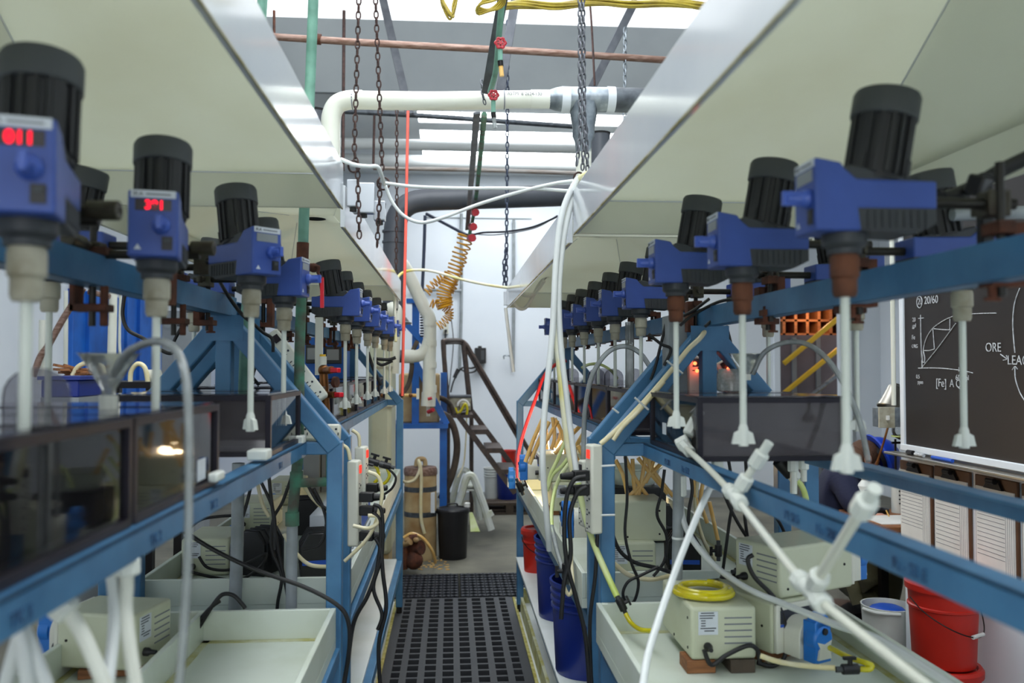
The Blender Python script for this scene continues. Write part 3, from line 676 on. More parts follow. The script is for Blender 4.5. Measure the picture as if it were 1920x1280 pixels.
# black power supplies
def supply(label, x, y, z, rz=0, w=.11, l=.13, h=.15, blue=False):
    t = local(thing('power_supply', label, 'power supply'))
    MB().prism([(-w/2,0),(w/2,0),(w/2,h*.7),(w*.25,h),(-w*.25,h),(-w/2,h*.7)], -l/2, l/2).make('case', 'black_plastic', t, bevel=.003)
    fi = MB()
    for k in range(4):
        y0 = -l/2+l*(k+.5)/4.2; q = [(-w*.52,h*.2),(w*.52,h*.2),(w*.52,h*.71),(w*.26,h*1.02),(-w*.26,h*1.02),(-w*.52,h*.71)]
        fi.prism(q, y0, y0+.006)
    fi.make('cooling_fin', 'motor_black', t)
    if blue: MB().bx(-w*.45, w*.45, -l/2-.001, -l/2, h*.3, h*.4).make('blue_band', 'box_print_blue', t)
    return at(t, x, y, z, rz)
supply('finned black power supply with blue band beside the grey pipe', -.46, 3.0, .837, 12, blue=True)
supply('finned black power supply leaning by the first beige pump', -.66, 3.05, .837, -20)
supply('finned black power supply behind the green pipe tee', -.62, 3.75, .837, 8)
supply('finned black power supply behind the grey pole, blackboard side', .80, 2.92, .837, -8, blue=True)
supply('finned black power supply under the amber tubes', .86, 3.5, .837, 4)
# printed carton and tub
t = thing('carton', 'white and blue printed carton lying on the rear tray by the blue panels', 'box', (-.42, 3.4, .90))
MB().bx(-.50, -.345, 3.1, 3.74, .90, 1.02).make('body', 'label_white', t, bevel=.002)
pr = MB().bx(-.445, -.35, 3.098, 3.10, .905, 1.015).make('blue_print', 'box_print_blue', t)
text('A', .06, frame((-.43, 3.0972, .93), (1,0,0), (0,0,1)), 'label_white', t)
r_ = MB(); r_.cyl((-.465,3.0985,.945),(-.465,3.0955,.945),.02); r_.cyl((-.435,3.0985,.985),(-.435,3.0955,.985),.012); r_.make('print', 'ink', t)
MB().bx(-.343, -.342, 3.2, 3.7, .92, 1.0).make('blue_print', 'box_print_blue', t)
tag(MB().bx(-.52, -.34, 3.08, 3.72, .8375, .8985).make('white_tub', 'shelf_white', bevel=.008), 'shallow white tub under the printed carton', 'tub')
t = thing('plastic_basin', 'white plastic basin on black rack behind the amber tubes', 'basin', (.86, 4.0, .95))
MB().lathe([(.10,0),(.13,.07),(.14,.075),(.14,.08),(.125,.075),(.095,.006)], (.86,4.0,1.0), n=28, cap=False).make('bowl', 'tray_white', t)
MB().bx(.73, .99, 3.88, 4.12, .8375, .995).make('rack', 'black_plastic', t, bevel=.004)
# ------------------------------------------------------------------ power strips
def strip(label, a, b, nrm, n=4, glow=True, w=.048, h=.034):
    a, b, nrm = V(a), V(b), V(nrm).normalized(); L = (b-a).length
    x = (b-a).normalized(); y = nrm.cross(x); m = Matrix((x, y, nrm)).transposed().to_4x4(); m.translation = a
    t = thing('power_strip', label, 'power strip', a)
    MB(m).bx(0, L, -w/2, w/2, 0, h).make('body', 'pump_white', t, bevel=.006)
    s = MB(m)
    for k in range(n):
        c = L*(.30+.62*k/max(1, n-1)); s.bx(c-.008, c-.005, -.010, -.002, h-.001, h+.001); s.bx(c+.005, c+.008, -.010, -.002, h-.001, h+.001); s.cyl((c, .008, h-.001), (c, .008, h+.001), .0035, n=8)
    s.make('socket_slots', 'ink', t)
    MB(m).bx(L*.06, L*.06+.024, -.008, .012, h-.001, h+.003).make('switch', 'switch_glow' if glow else 'display_dark', t, bevel=.001)
    return t, m, L, h
def plug(label, st, c, out=.05, m_='black_rubber'):
    t, m, L, h = st
    o = MB(m).bx(c-.014, c+.014, -.014, .014, h, h+out*.6).lathe([(.012, 0), (.008, out*.5)], (c, 0, h+out*.6)).make('plug', m_, bevel=.003); return tag(o, label, 'plug')
u = lambda px, py, d: P(px, py, d)
A1 = strip('white power strip tied upright on the post by the blue panels, lit switch', u(654,862,2.60)+V((0,0,0)), u(654,1022,2.60), (1,-.15,0), 5)
A2 = strip('second white power strip behind the one on the post by the blue panels', u(668,836,2.72), u(668,958,2.72), (1,-.15,0), 5)
for c, l in ((.11, 'upper black plug in the post strip by the blue panels'), (.15, 'middle black plug in the post strip by the blue panels'), (.225, 'lowest black plug in the post strip by the blue panels')): plug(l, A1, c, .07)
plug('black plug in the second strip by the blue panels', A2, .13, .06)
strip('long white power strip running down the A-frame leg beside the green pipe', u(508,628,2.66), u(604,752,2.66), (.15,-1,.25), 5, False)
strip('white power strip lying on the cross rail behind the A-frame leg', u(548,812,2.56), u(640,812,2.56), (0,-1,.2), 4, False)
B1 = strip('white power strip tied upright on the post beside the blackboard', u(1124,832,2.352), u(1124,998,2.352), (-1,-.25,0), 5)
strip('white power strip behind the post strip beside the blackboard', u(1108,862,2.57), u(1108,985,2.57), (-1,-.2,0), 5, False)
plug('upper black plug in the post strip beside the blackboard', B1, .085, .075); plug('lower black plug in the post strip beside the blackboard', B1, .125, .075)
strip('grey-white power strip with two red lights under the A-frame apex', u(1303,668,2.53), u(1303,742,2.53), (-.2,-1,0), 2, False)
strip('tilted grey-white power strip with red light beside the A-frame strut', u(1352,676,2.53), u(1385,735,2.53), (-.3,-1,0), 2, False)
for px, py, lab in ((1303,681,'upper small red indicator light below the A-frame apex'), (1307,695,'lower small red indicator light below the A-frame apex'), (1366,691,'small red indicator light on the tilted strip beside the A-frame strut')): tag(MB().cyl(u(px,py,2.475), u(px,py,2.50), .0055).make('indicator_light', 'bulb_red'), lab, 'indicator light')
tag(MB().bx(.635, .69, 2.45, 2.53, 1.46, 1.70).make('cable_box', 'pvc_light_grey', bevel=.002), 'tall grey cable box hanging before the A-frame leg', 'cable box')
# ------------------------------------------------------------------ funnels, cylinders
def funnel(label, c, r, h, neck=.010, nl=.035):
    t = thing('funnel', label, 'funnel', c)
    MB().lathe([(neck,-nl),(neck,0),(r,h),(r+.004,h+.002)], c, n=26, cap=False).make('cone', 'funnel_clear', t)
    MB().lathe([(neck+.003,-nl),(neck+.003,-nl+.02)], c, n=14).make('collar', 'pvc_white', t)
    return t
funnel('clear plastic funnel standing in the tank lid near the blue panels', P(204,728,1.3), .041, .05, nl=.03)
funnel('clear plastic funnel with curved tube on the brown tank lid', P(1398,705,2.1)+V((0,0,0)), .040, .055, nl=.01)
t = thing('beaker', 'upturned clear beaker under the funnel on the brown tank', 'beaker', (.70, 2.2, 1.484))
MB().lathe([(.030,0),(.036,.003),(.036,.045),(.030,.06)], (.735, 2.2, 1.484), n=22).make('glass', 'funnel_clear', t)
t = thing('measuring_cylinder', 'tall clear measuring cylinder standing among rear stirrers beside the blackboard', 'cylinder', P(1181,726,3.2))
o_ = P(1181,726,3.2); hh = (P(1181,604,3.2)-o_).z
MB().lathe([(.017,0),(.017,hh)], o_, n=18).make('glass', 'funnel_clear', t); MB().lathe([(.03,-.002),(.03,.006)], o_, n=8).make('foot', 'funnel_clear', t)
tag(MB().bx(*(lambda a: (a.x-.012, a.x+.012, a.y-.012, a.y+.012, a.z, a.z+.20))(P(598,703,3.0))).make('plastic_post', 'pvc_white'), 'white plastic post behind the rear tank row by the blue panels', 'post')
px_tube('clear_tube', 'clear tube arching from the funnel down the side of the bench, blue panel side', 'tube', 'tube_clear', .0056, [(212,705,1.29),(236,664,1.25),(285,640,1.2),(325,652,1.15),(346,695,1.12),(353,770,1.1),(354,900,1.1),(352,1050,1.1),(344,1190,1.1),(334,1300,1.1)], n=12)
px_tube('clear_tube', 'clear tube arching from the funnel over the brown tank down to the rail', 'tube', 'tube_clear', .0062, [(1412,700,2.1),(1432,662,2.05),(1468,643,2.0),(1510,644,1.95),(1550,672,1.9),(1585,725,1.85),(1612,790,1.8),(1628,865,1.75)], n=12)
px_tube('clear_tube', 'clear tube arching over the rear tanks beside the blackboard', 'tube', 'tube_clear', .0085, [(1093,960,2.9),(1094,840,2.9),(1098,760,2.9),(1112,700,2.9),(1140,660,2.9),(1172,649,2.9),(1200,662,2.9),(1220,690,2.9),(1228,705,2.9)], n=12)
px_tube('red_tube', 'thin red tube bowing from the far tanks to the tray', 'tube', 'tube_red', .009, [(1062,676,4.6),(1040,684,4.6),(1020,705,4.6),(1005,745,4.6),(985,800,4.6),(972,850,4.5),(970,890,4.4),(976,920,4.3)])
px_tube('red_tube', 'thin red tube on the tank under the white hoses', 'tube', 'tube_red', .004, [(1100,756,3.0),(1106,765,3.0),(1110,785,3.0)], n=6)
px_tube('lime_tube', 'thin yellow-green tube arching behind the rear stirrers', 'tube', 'lime_tube', .007, [(1090,690,4.0),(1105,683,4.0),(1125,683,4.0),(1145,694,3.9),(1158,710,3.9)])
# ------------------------------------------------------------------ white pipe manifold on the near rail
t = thing('pipe_manifold', 'white plastic tube manifold with tees lying along the rail beside the blackboard', 'pipe', P(1375,925,1.55))
path = [P(1284,838,1.95), P(1330,880,1.75), P(1375,928,1.55), P(1440,1010,1.35), P(1520,1108,1.17), P(1610,1185,1.05), P(1770,1310,.9)]
MB().tube(path, .0066, 14, 8).make('tube', 'pvc_white', t)
def nut(mb, a, b, r): 
    a, b = V(a), V(b); mb.lathe([(r*.8,0),(r,.003),(r,(b-a).length-.003),(r*.8,(b-a).length)], a, b-a, n=8)
e = MB(); nut(e, P(1290,815,1.96), P(1306,785,1.97), .015); nut(e, P(1270,836,1.97), P(1292,824,1.96), .017); e.cyl(P(1300,793,1.97), P(1312,770,1.98), .012); nut(e, P(1280,832,1.96), P(1296,850,1.93), .014); e.make('elbow_fitting', 'impeller_white', t)
def tee(px, py, d, qx, qy, qd, tx, ty, td, sc_=1):
    m_ = MB(); a = P(px,py,d); b = P(qx,qy,qd)
    i = min(range(len(path)-1), key=lambda k: (path[k]-a).length); dr = (path[min(i+1,len(path)-1)]-path[max(0,i-1)]).normalized()
    nut(m_, a-dr*.045, a-dr*.02, .0145); nut(m_, a+dr*.02, a+dr*.045, .0145); m_.cyl(a-dr*.025, a+dr*.025, .0115)
    u_ = (b-a).normalized(); nut(m_, a+u_*.02, a+u_*.048, .0145); m_.cyl(a, a+u_*.03, .0105)
    m_.make('tee_fitting', 'impeller_white', t)
    m2 = MB(); m2.cyl(a+u_*.03, b, .0072); m2.make('branch_tube', 'pvc_white', t)
    m3 = MB(); nut(m3, b-u_*.02, b+u_*.012, .0145); m3.cyl(b, b+u_*.035, .0085); m3.make('end_nut', 'impeller_white', t)
tee(1378,931,1.54, 1424,858,1.5, 0,0,0); tee(1520,1108,1.17, 1622,945,1.0, 0,0,0)
def fitting(label, a, b, tail, r=.012, rt=.008, m_='pvc_white'):
    t = thing('hose_fitting', label, 'fitting', a); n_ = MB(); a, b = V(a), V(b); nut(n_, a, b, r); n_.make('nut', 'impeller_white', t)
    if tail: MB().tube([b-(b-a)*.2]+[V(q) for q in tail], rt, 10).make('tube', m_, t)
    return t
fitting('small white elbow fitting hanging at the brown tank corner', P(1344,858,1.93), P(1346,885,1.93), [P(1348,890,1.93), P(1350,905,1.93)], .014, .010)
fitting('white coupling nut with clear tube sagging past the grey pole', P(1276,890,2.3), P(1277,930,2.3), [P(1279,965,2.3), P(1296,1008,2.25), P(1340,1060,2.2), P(1400,1102,2.1), P(1470,1132,2.0), P(1570,1172,1.8), P(1650,1200,1.6), P(1790,1290,1.35)], .016, .008, 'white_tube')
fitting('white twin outlet fitting below the far end of the brown tank', P(1487,858,2.2), P(1487,884,2.2), [P(1488,890,2.2), P(1488,925,2.2)], .015, .009)
fitting('white outlet fitting with short stub below the brown tank', P(1507,858,2.2), P(1507,880,2.2), [P(1507,885,2.2), P(1507,902,2.2)], .014, .008)
t = thing('drain_hose', 'black elbow and yellowish hose below the brown tank', 'hose', P(1470,880,2.25))
MB().cyl(P(1460,862,2.25), P(1484,888,2.25), .020).make('elbow', 'black_plastic', t); e = MB(); nut(e, P(1480,882,2.25), P(1494,898,2.25), .018); e.make('nut', 'impeller_white', t)
MB().tube([P(1490,893,2.25), P(1505,915,2.25), P(1512,940,2.25), P(1514,975,2.25)], .008, 10).make('tube', 'lime_tube', t)
px_tube('white_tube', 'straight white tube slanting from the rail across the yellow-coil pump to the floor', 'tube', 'white_tube', .0078, [(1336,905,1.95),(1310,960,1.9),(1270,1060,1.82),(1232,1170,1.72),(1212,1240,1.66),(1200,1330,1.6)], n=10)
fitting('blurry white hanging nut with drain tube, below the tank with paper label', P(237,1045,1.12), P(238,1078,1.12), [P(238,1100,1.12), P(236,1150,1.12), P(246,1230,1.1), P(262,1330,1.08)], .017, .0085)
fitting('tilted white nut with slanting drain tube below the dark green tank', P(108,1130,1.0), P(132,1150,1.0), [P(150,1180,1.0), P(178,1240,1.0), P(215,1330,1.0)], .017, .0085)
px_tube('white_tube', 'white tube hanging beside the drain tube under the paper-label tank', 'tube', 'white_tube', .0075, [(206,1062,1.12),(214,1120,1.12),(212,1200,1.1),(196,1330,1.05)], n=10)
px_tube('white_tube', 'white tube slanting away from the tray edge under the dark green tank', 'tube', 'white_tube', .008, [(28,1165,.95),(44,1220,.95),(56,1320,.95)], n=10)
px_tube('white_tube', 'white tube crossing behind others under the dark green tank', 'tube', 'white_tube', .008, [(48,1160,.96),(30,1215,.96),(6,1300,.96)], n=10)
px_tube('white_tube', 'white tube with bent end sloping out under the dark green tank', 'tube', 'white_tube', .008, [(36,1165,.96),(60,1215,.96),(96,1310,.96)], n=10)
for lab, x0, x1, y0, y1, d in (('white plastic clip on the rail end by the green pipe', 549, 571, 816, 858, 2.36), ('white plastic clip sitting over the rail below the bare shaft', 466, 505, 842, 862, 1.87), ('white clip under the rail near the tank with paper label', 395, 414, 884, 902, 1.5)):
    a, b = P(x0, y1, d), P(x1, y0, d); tag(MB().bx(a.x, b.x, d-.02, d+.03, a.z, b.z).make('rail_clip', 'impeller_white', bevel=.004), lab, 'clip')
# ------------------------------------------------------------------ yellow tubes, valves
cx, cyy, cz = .640, 2.13, .9735; pts = []
for k in range(3*18-2):
    a = 2*PI*k/18+2.2; rr = .070-.020*((k % 54)/54)+.003*math.sin(k*.9); pts.append(V((cx+rr*1.05*math.cos(a), cyy+rr*math.sin(a), cz+.009+.0019*k/8)))

tag(MB().tube(pts, .0075, 10, 3).make('yellow_tube_coil', 'yellow_tube'), 'coiled yellow tube lying on the beige pump', 'tube')
def valve(label, c, ax, s=1):
    t = thing('inline_valve', label, 'valve', c); c = V(c); ax = V(ax).normalized()
    MB().cyl(c-ax*.017*s, c+ax*.017*s, .011*s, n=10).make('body', 'black_plastic', t, bevel=.002)
    n_ = ax.cross(V((0,1,0))); n_ = n_.normalized() if n_.length > .1 else V((1,0,0))
    h_ = MB(); h_.cyl(c, c+n_*.022*s, .005*s); h_.bar(c+n_*.022*s-ax*.014*s, c+n_*.022*s+ax*.012*s, .008*s, .006*s); h_.make('lever', 'black_rubber', t)
    MB().cyl(c-ax*.03*s, c-ax*.015*s, .006*s).make('barb', 'motor_cap', t); MB().cyl(c+ax*.015*s, c+ax*.03*s, .006*s).make('barb', 'motor_cap', t)
    return t
def dirp(a, b): return P(*b)-P(*a)
valve('black inline valve hanging before the end wall of the pump tray', P(1165,1133,2.28), dirp((1158,1120,2.28),(1172,1148,2.28)))
valve('black inline valve on the yellow tube at the front of the pump tray', P(1594,1254,1.86), (1,0,0), 1.1)
valve('black inline valve on yellowish tube above the yellow-coil pump', P(1362,1092,2.3), dirp((1354,1070,2.3),(1370,1112,2.3)), 1.2)
valve('black inline valve on thin amber tube beside the grey pole', P(1347,1032,2.5), (0,0,1))
valve('black inline valve lying near the white inner wall', P(1388,1070,2.5), (1,.3,0))
valve('black inline valve below the red tube at the far tray end', P(975,912,4.3), dirp((972,905,4.3),(980,925,4.3)), 1.5)
valve('black inline valve over the blue buckets', P(1062,1070,2.75), (0,0,1), 1.4)
valve('black inline valve on lime tube near the shelf corner by the blue panels', P(700,866,3.6), (1,0,-.3), 1.4)
valve('black inline valve beside the first one near the shelf corner', P(722,872,3.7), (1,0,-.3), 1.4)
px_tube('yellow_tube', 'short yellow tube from the hanging valve into the pump', 'tube', 'yellow_tube', .0065, [(1173,1150,2.27),(1184,1168,2.25),(1202,1180,2.2),(1228,1182,2.15)])
px_tube('yellow_tube', 'yellow tube sagging between the two beige pumps', 'tube', 'yellow_tube', .0075, [(1420,1176,2.12),(1445,1200,2.08),(1478,1220,2.05),(1508,1224,2.02),(1524,1214,2.0)])
px_tube('yellow_tube', 'yellow tube curling from the blue head to the front valve', 'tube', 'yellow_tube', .0068, [(1556,1214,1.97),(1592,1232,1.9),(1622,1242,1.86),(1634,1247,1.85),(1630,1254,1.85),(1612,1254,1.86)])
px_tube('amber_tube', 'pale amber tube lying flat toward the front valve', 'tube', 'cream_tube', .0062, [(1426,1229,1.95),(1460,1240,1.93),(1510,1248,1.9),(1566,1252,1.86)])
for a, lab in (([(700,868,3.6),(708,880,3.6),(710,895,3.6),(702,905,3.6)], 'lime tube dropping from the valve at the shelf corner'), ([(726,878,3.7),(730,892,3.7),(722,905,3.7),(706,912,3.7)], 'lime tube curling beneath the second corner valve')):
    px_tube('lime_tube', lab, 'tube', 'yellow_tube', .007, a)
# ------------------------------------------------------------------ overhead pipes
def pipe(name, label, cat, m, r, pts, parts=(), n=14, group=None):
    t = thing(name, label, cat, P(*pts[0]), group); MB().tube([P(*p) for p in pts], r, n, 5).make('pipe', m, t)
    for nm, pm, a, b, rr in parts: MB().cyl(P(*a), P(*b), rr, n=16).make(nm, pm, t)
    return t
pipe('rusty_pipe', 'rust-streaked horizontal pipe under the skylight, with a coupling', 'pipe', 'pipe_rust', .021, [(440,64,5.0),(700,81,5.0),(1000,97,5.0),(1330,118,5.0)], [('coupling', 'rust', (593,73,5.0), (602,74,5.0), .031)])
pipe('grey_pipe', 'dark grey horizontal pipe below the white duct', 'pipe', 'galvanised_dark', .020, [(560,205,6.6),(760,215,6.6),(1075,237,6.6)])
pipe('white_pipe', 'brown-stained white pipe running above the black duct', 'pipe', 'pipe_galv', .018, [(700,315,7.2),(900,319,7.2),(1110,326,7.2)])
for k, (y, d, r) in enumerate(((268,7.6,.05),(300,8.6,.07))):
    pipe('white_pipe', ('thin white pipe along the dim ceiling, upper of two', 'thick white pipe along the dim ceiling, lower of two')[k], 'pipe', 'ceiling_paint', r, [(600,y,d),(800,y+4,d),(1200,y+12,d)])
pipe('sprinkler_rod', 'thin dark vertical rod hanging from the roof behind the chains', 'rod', 'chain_rust', .012, [(645,20,6.2),(643,320,6.2)])
pipe('sprinkler_rod', 'short thin dark rod hanging below the grey pipe', 'rod', 'chain_rust', .010, [(702,215,6.6),(700,315,6.6)])
pipe('hanger_rod', 'short rusty rod and pipe hanger above the rusty pipe end', 'rod', 'rust', .008, [(514,20,5.0),(514,68,5.0)])
t = pipe('green_pipe', 'flaking green vertical pipe with rusty elbow and long red lever', 'pipe', 'pipe_green', .0150, [(589,-40,2.47),(583,120,2.47),(577,260,2.47),(571,380,2.47),(568,470,2.47)])
MB().tube([P(567,455,2.47), P(565,560,2.47), P(562,650,2.47), P(560,830,2.47)], .0148, 14).make('corroded_section', 'pipe_corroded', t)
rb = MB(); rb.cyl(P(568,455,2.47), P(567,486,2.47), .0175); rb.cyl(P(568,486,2.47), P(567,520,2.47), .0195); rb.cyl(P(572,500,2.46), P(592,502,2.43), .012); rb.ell(P(588,502,2.43), .0135); rb.make('rusty_valve', 'rust', t)
lv = MB(); lv.tube([P(592,500,2.42), P(598,500,2.41), P(597,512,2.41), P(604,522,2.41)], .004); lv.make('lever', 'rust', t)
MB().bar(P(604,520,2.41), P(604,577,2.41), .010, .006).make('lever_grip', 'handle_red', t)
lo = MB(); lo.cyl(P(558,862,2.5), P(548,968,2.5), .0155); lo.cyl(P(556,884,2.5), P(556,912,2.5), .019); lo.cyl(P(555,905,2.5), P(612,903,2.5), .0135); lo.tube([P(606,903,2.5), P(618,900,2.5), P(620,885,2.5), P(620,840,2.5)], .0140); lo.cyl(P(548,960,2.5), P(548,985,2.5), .020); lo.make('tee_section', 'pipe_corroded', t)
MB().cyl(P(560,830,2.47), P(558,870,2.5), .0150).make('corroded_section', 'pipe_corroded', t)
MB().cyl(P(548,985,2.5), P(546,1140,2.5), .0160).make('lower_pipe', 'pvc_light_grey', t)
pipe('grey_pole', 'grey plastic upright pipe beside the vented beige pump', 'pipe', 'pvc_light_grey', .0185, [(447,868,2.6),(445,1010,2.6),(440,1150,2.6)])
pipe('grey_pole', 'grey plastic upright pipe before the amber tubes, beside the blackboard-side post', 'pipe', 'pvc_light_grey', .0150, [(1272,872,2.3),(1271,1000,2.3),(1268,1130,2.3)], [('cable_tie', 'white_tube', (1271,1006,2.3), (1271,1010,2.3), .0165)])
pipe('green_pipe', 'second green pipe seen through the A-frame by the blue panels', 'pipe', 'pipe_green', .013, [(492,-30,2.49),(478,300,2.49),(462,560,2.49),(455,740,2.49)])
pipe('green_pipe', 'short green pipe top showing beside the cream hood edge', 'pipe', 'pipe_green', .018, [(494,-20,3.3),(490,40,3.3)])
# white duct with galvanised tee
t = thing('white_duct', 'white plastic duct with elbow and galvanised tee under the skylight', 'duct', P(800,187,3.4))
D0 = 3.4
el = [P(620,330,D0), P(620,240,D0), P(622,215,D0), P(632,196,D0), P(652,188,D0), P(680,187,D0)]
MB().tube(el, .038, 20, 6).make('elbow', 'pvc_white', t)
MB().tube([P(660,187.5,D0), P(800,189,D0), P(900,188,D0), P(945,187,D0)], .037, 20).make('pipe', 'pvc_white', t)
MB().cyl(P(945,187,D0), P(1000,186,D0), .0355, n=20).make('pipe', 'pvc_white', t)
MB().cyl(P(995,186,D0), P(1030,186,D0), .0375, n=20).make('sleeve', 'pvc_white', t)
for p in ((661,187.5),(945,187)): MB().cyl(P(p[0]-1,p[1],D0), P(p[0]+1,p[1],D0), .0382, n=20).make('joint', 'ink_grey', t)
text('ASTM  B 2624-130', .018, frame(P(950,183,D0)+V((0,-.037,0)), (1,0,0), (0,0,1)), 'ink_grey', t)
g = MB(); a, b = P(1028,186,D0), P(1150,187,D0); u_ = (b-a).normalized(); L_ = (b-a).length
g.lathe([(.036,0),(.046,.03),(.050,.05),(.050,L_)], a, u_, 22); c0 = P(1094,195,D0)
g.lathe([(.06,0),(.05,.07),(.044,.10),(.046,.13),(.034,.16),(.032,.20)], c0, (0,0,-1), 22); g.make('galvanised_tee', 'galvanised', t)
MB().cyl(P(1148,187,D0), P(1330,192,D0), .0495, n=22).make('galvanised_pipe', 'galvanised_dark', t)
for x0, x1 in ((1052,1068),(1137,1152)): MB().cyl(P(x0,186.5,D0), P(x1,187,D0), .0515, n=22).make('tape_band', 'label_white', t)
MB().cyl(P(1095,262,D0), P(1094,345,D0), .0315, n=20).make('down_pipe', 'pvc_white', t)
# black duct at the back
t = thing('black_duct', 'large dark grey plastic duct bending down at the back of the aisle', 'duct', P(738,500,6.0))
MB().tube([P(1180,362,6.1), P(1000,368,6.05), P(840,373,6.0), P(800,375,6.0), P(770,381,6.0), P(750,398,6.0), P(741,425,6.0), P(739,470,6.0), P(738,540,6.0), P(740,612,6.0)], .078, 24, 5).make('pipe', 'pvc_grey', t)
for y in (432,452): MB().cyl(P(739,y,6.0), P(739,y+4,6.0), .084, n=24).make('collar', 'pvc_grey', t)
MB().lathe([(.078,0),(.10,.03),(.115,.035),(.115,.045)], P(741,595,6.0), (0,0,-1), 24).make('flange', 'pvc_grey', t)
# struts
def strut(label, a, b, w_, h_, m='strut_grey'): return tag(MB().bar(P(*a), P(*b), w_, h_, (0,1,0)).make('strut', m, bevel=.002), label, 'strut')
strut('flat grey steel strut hanging at the aisle middle, ending on the white duct', (944,-10,2.75), (911,174,3.3), .034, .012)
strut('dark strut continuing below the white duct toward the coiled hose', (894,212,3.7), (876,430,6.4), .030, .012)
strut('dark grey diagonal strut above the white duct, beside the chains', (716,-10,6.5), (768,215,6.5), .06, .05)
strut('flat grey strut slanting behind the valves', (966,0,5.2), (938,172,5.2), .055, .02)
strut('flat grey strut slanting to the galvanised tee', (1192,0,5.2), (1106,172,5.2), .05, .02)
tag(MB().tube([P(1105,-10,4.6), P(1110,60,4.6), P(1115,160,4.6)], .006).make('tie_rod', 'chain_rust'), 'thin rusty tie rod above the galvanised tee', 'rod')
t = pipe('valve_pipe', 'thin green pipe with two red handwheels hanging at the aisle middle', 'pipe', 'pipe_green', .0105, [(943,-10,2.75),(936,60,2.85),(930,130,3.0),(919,172,3.2)])
def wheel(px, py, d, dn):
    w_ = MB(); c = P(px, py, d); n = 6
    pts = [c+V(((.016+.0022*math.cos(6*a))*math.cos(a), -.012, (.016+.0022*math.cos(6*a))*math.sin(a))) for a in (2*PI*k/36 for k in range(36))]
    w_.tube(pts, .0040, 8, 1, closed=True)
    for k in range(3): a = PI*k/3; w_.bar(c+V((.016*math.cos(a),-.012,.016*math.sin(a))), c-V((.016*math.cos(a),.012,.016*math.sin(a))), .005, .004, (0,1,0))
    w_.cyl(c+V((0,-.016,0)), c+V((0,.01,0)), .0055); w_.make('handwheel', 'valve_red', t)
    MB().tube([c, P(px,py+20,d), P(px,py+34,d)], .0085, 10).make('valve_body', 'pipe_green', t)
    MB().cyl(P(px,py+31,d), P(px+1,py+41,d), .0095).make('clamp', 'metal_dark', t)
    MB().cyl(P(px+1,py+40,d), P(px+3,py+60,d), .0075).make('hose_stub', 'amber_tube' if dn else 'tube_clear', t)
wheel(938,83,2.8,1); wheel(925,180,3.1,0)
t = pipe('valve_pipe', 'dark green pipe with small red valves above the coiled hose', 'pipe', 'pipe_corroded', .013, [(908,215,3.7),(900,300,4.8),(890,390,6.2),(878,450,6.4)])
for px, py in ((888,398),(884,425),(882,446)): MB().cyl(P(px,py,6.1), P(px+4,py,6.0), .028, n=8).make('handwheel', 'valve_red', t)
# chains
def chain(label, pts, link, r, m, w=.5, group=None):
    pts = [P(*p) for p in pts]; mb = MB(); tot = 0; segs = []
    k = 0; cur = pts[0].copy(); i = 0
    while i < len(pts)-1:
        dv = pts[i+1]-cur
        if dv.length < link: i += 1; continue
        dr = dv.normalized(); nx = cur+dr*link; c = (cur+nx)/2
        s_ = dr.orthogonal().normalized() if abs(dr.x) > .6 else V((1,0,0)); s_ = (s_-dr*s_.dot(dr)).normalized(); q = dr.cross(s_)
        sd = s_ if k % 2 == 0 else (s_*.35+q*.93); h = link*.62; wd = link*w*.5
        ring = [c+dr*(h*math.cos(a))*1.0+sd*(wd*math.sin(a)) for a in (2*PI*j/10 for j in range(10))]
        mb.tube(ring, r, 5, 1, closed=True); cur = nx; k += 1
    return tag(mb.make('chain', m), label, 'chain', group)
chain('rusty twisted chain with long loose end, nearer the cream hood edge', [(673,-5,2.42),(668,160,2.42),(664,290,2.42),(672,330,2.40),(674,452,2.40)], .021, .0023, 'chain_rust', .6)
chain('rusty twisted chain with loose end beside the white lugs', [(704,-5,2.55),(710,150,2.55),(717,320,2.55),(712,360,2.53),(707,465,2.53)], .021, .0023, 'chain_rust', .6)
chain('grey steel hoist chain crossing before the galvanised tee, first of a pair', [(1087,-5,2.44),(1088,250,2.44),(1080,320,2.44)], .019, .0027, 'chain_grey')
chain('grey steel hoist chain crossing before the galvanised tee, second of a pair', [(1093,-5,2.47),(1096,250,2.47),(1092,320,2.47)], .019, .0027, 'chain_grey')
chain('short grey chain beside the hoist chains below the galvanised tee', [(1094,215,2.5),(1101,250,2.5),(1102,330,2.5)], .019, .0027, 'chain_grey')
chain('long thin chain hanging to the far hood corner beside the blackboard', [(952,38,5.43),(951,300,5.43),(949,548,5.43)], .036, .0046, 'chain_blue', .5)
chain('short doubled end of the thin chain at the far hood corner', [(950,465,5.4),(944,500,5.4),(946,540,5.4)], .036, .0046, 'chain_blue')
chain('thin rusty chain hanging in front of the black duct', [(744,205,5.43),(744,400,5.43),(742,555,5.43)], .034, .0042, 'chain_rust', .5)
chain('thin pale chain hanging from the slanted strut', [(1172,52,5.0),(1171,245,5.0)], .036, .0042, 'galvanised')
chain('short chain wrapped around the white duct', [(903,150,3.34),(905,180,3.33),(912,205,3.34)], .020, .0024, 'chain_grey')
for lab, px, py, d, r in (('rusty ring holding the big cream hood', 664, 312, 2.42, .016), ('rusty ring holding the white tubes at the rear hood corner', 719, 344, 2.53, .018), ('dark ring tying the white hoses at the blackboard-side hood', 1086, 333, 2.42, .015)):
    c = P(px, py, d); tag(MB().tube([c+V((r*math.cos(a), .004*math.sin(2*a), r*math.sin(a))) for a in (2*PI*k/20 for k in range(20))], .003, 6, 1, closed=True).make('hook_ring', 'chain_rust'), lab, 'ring')
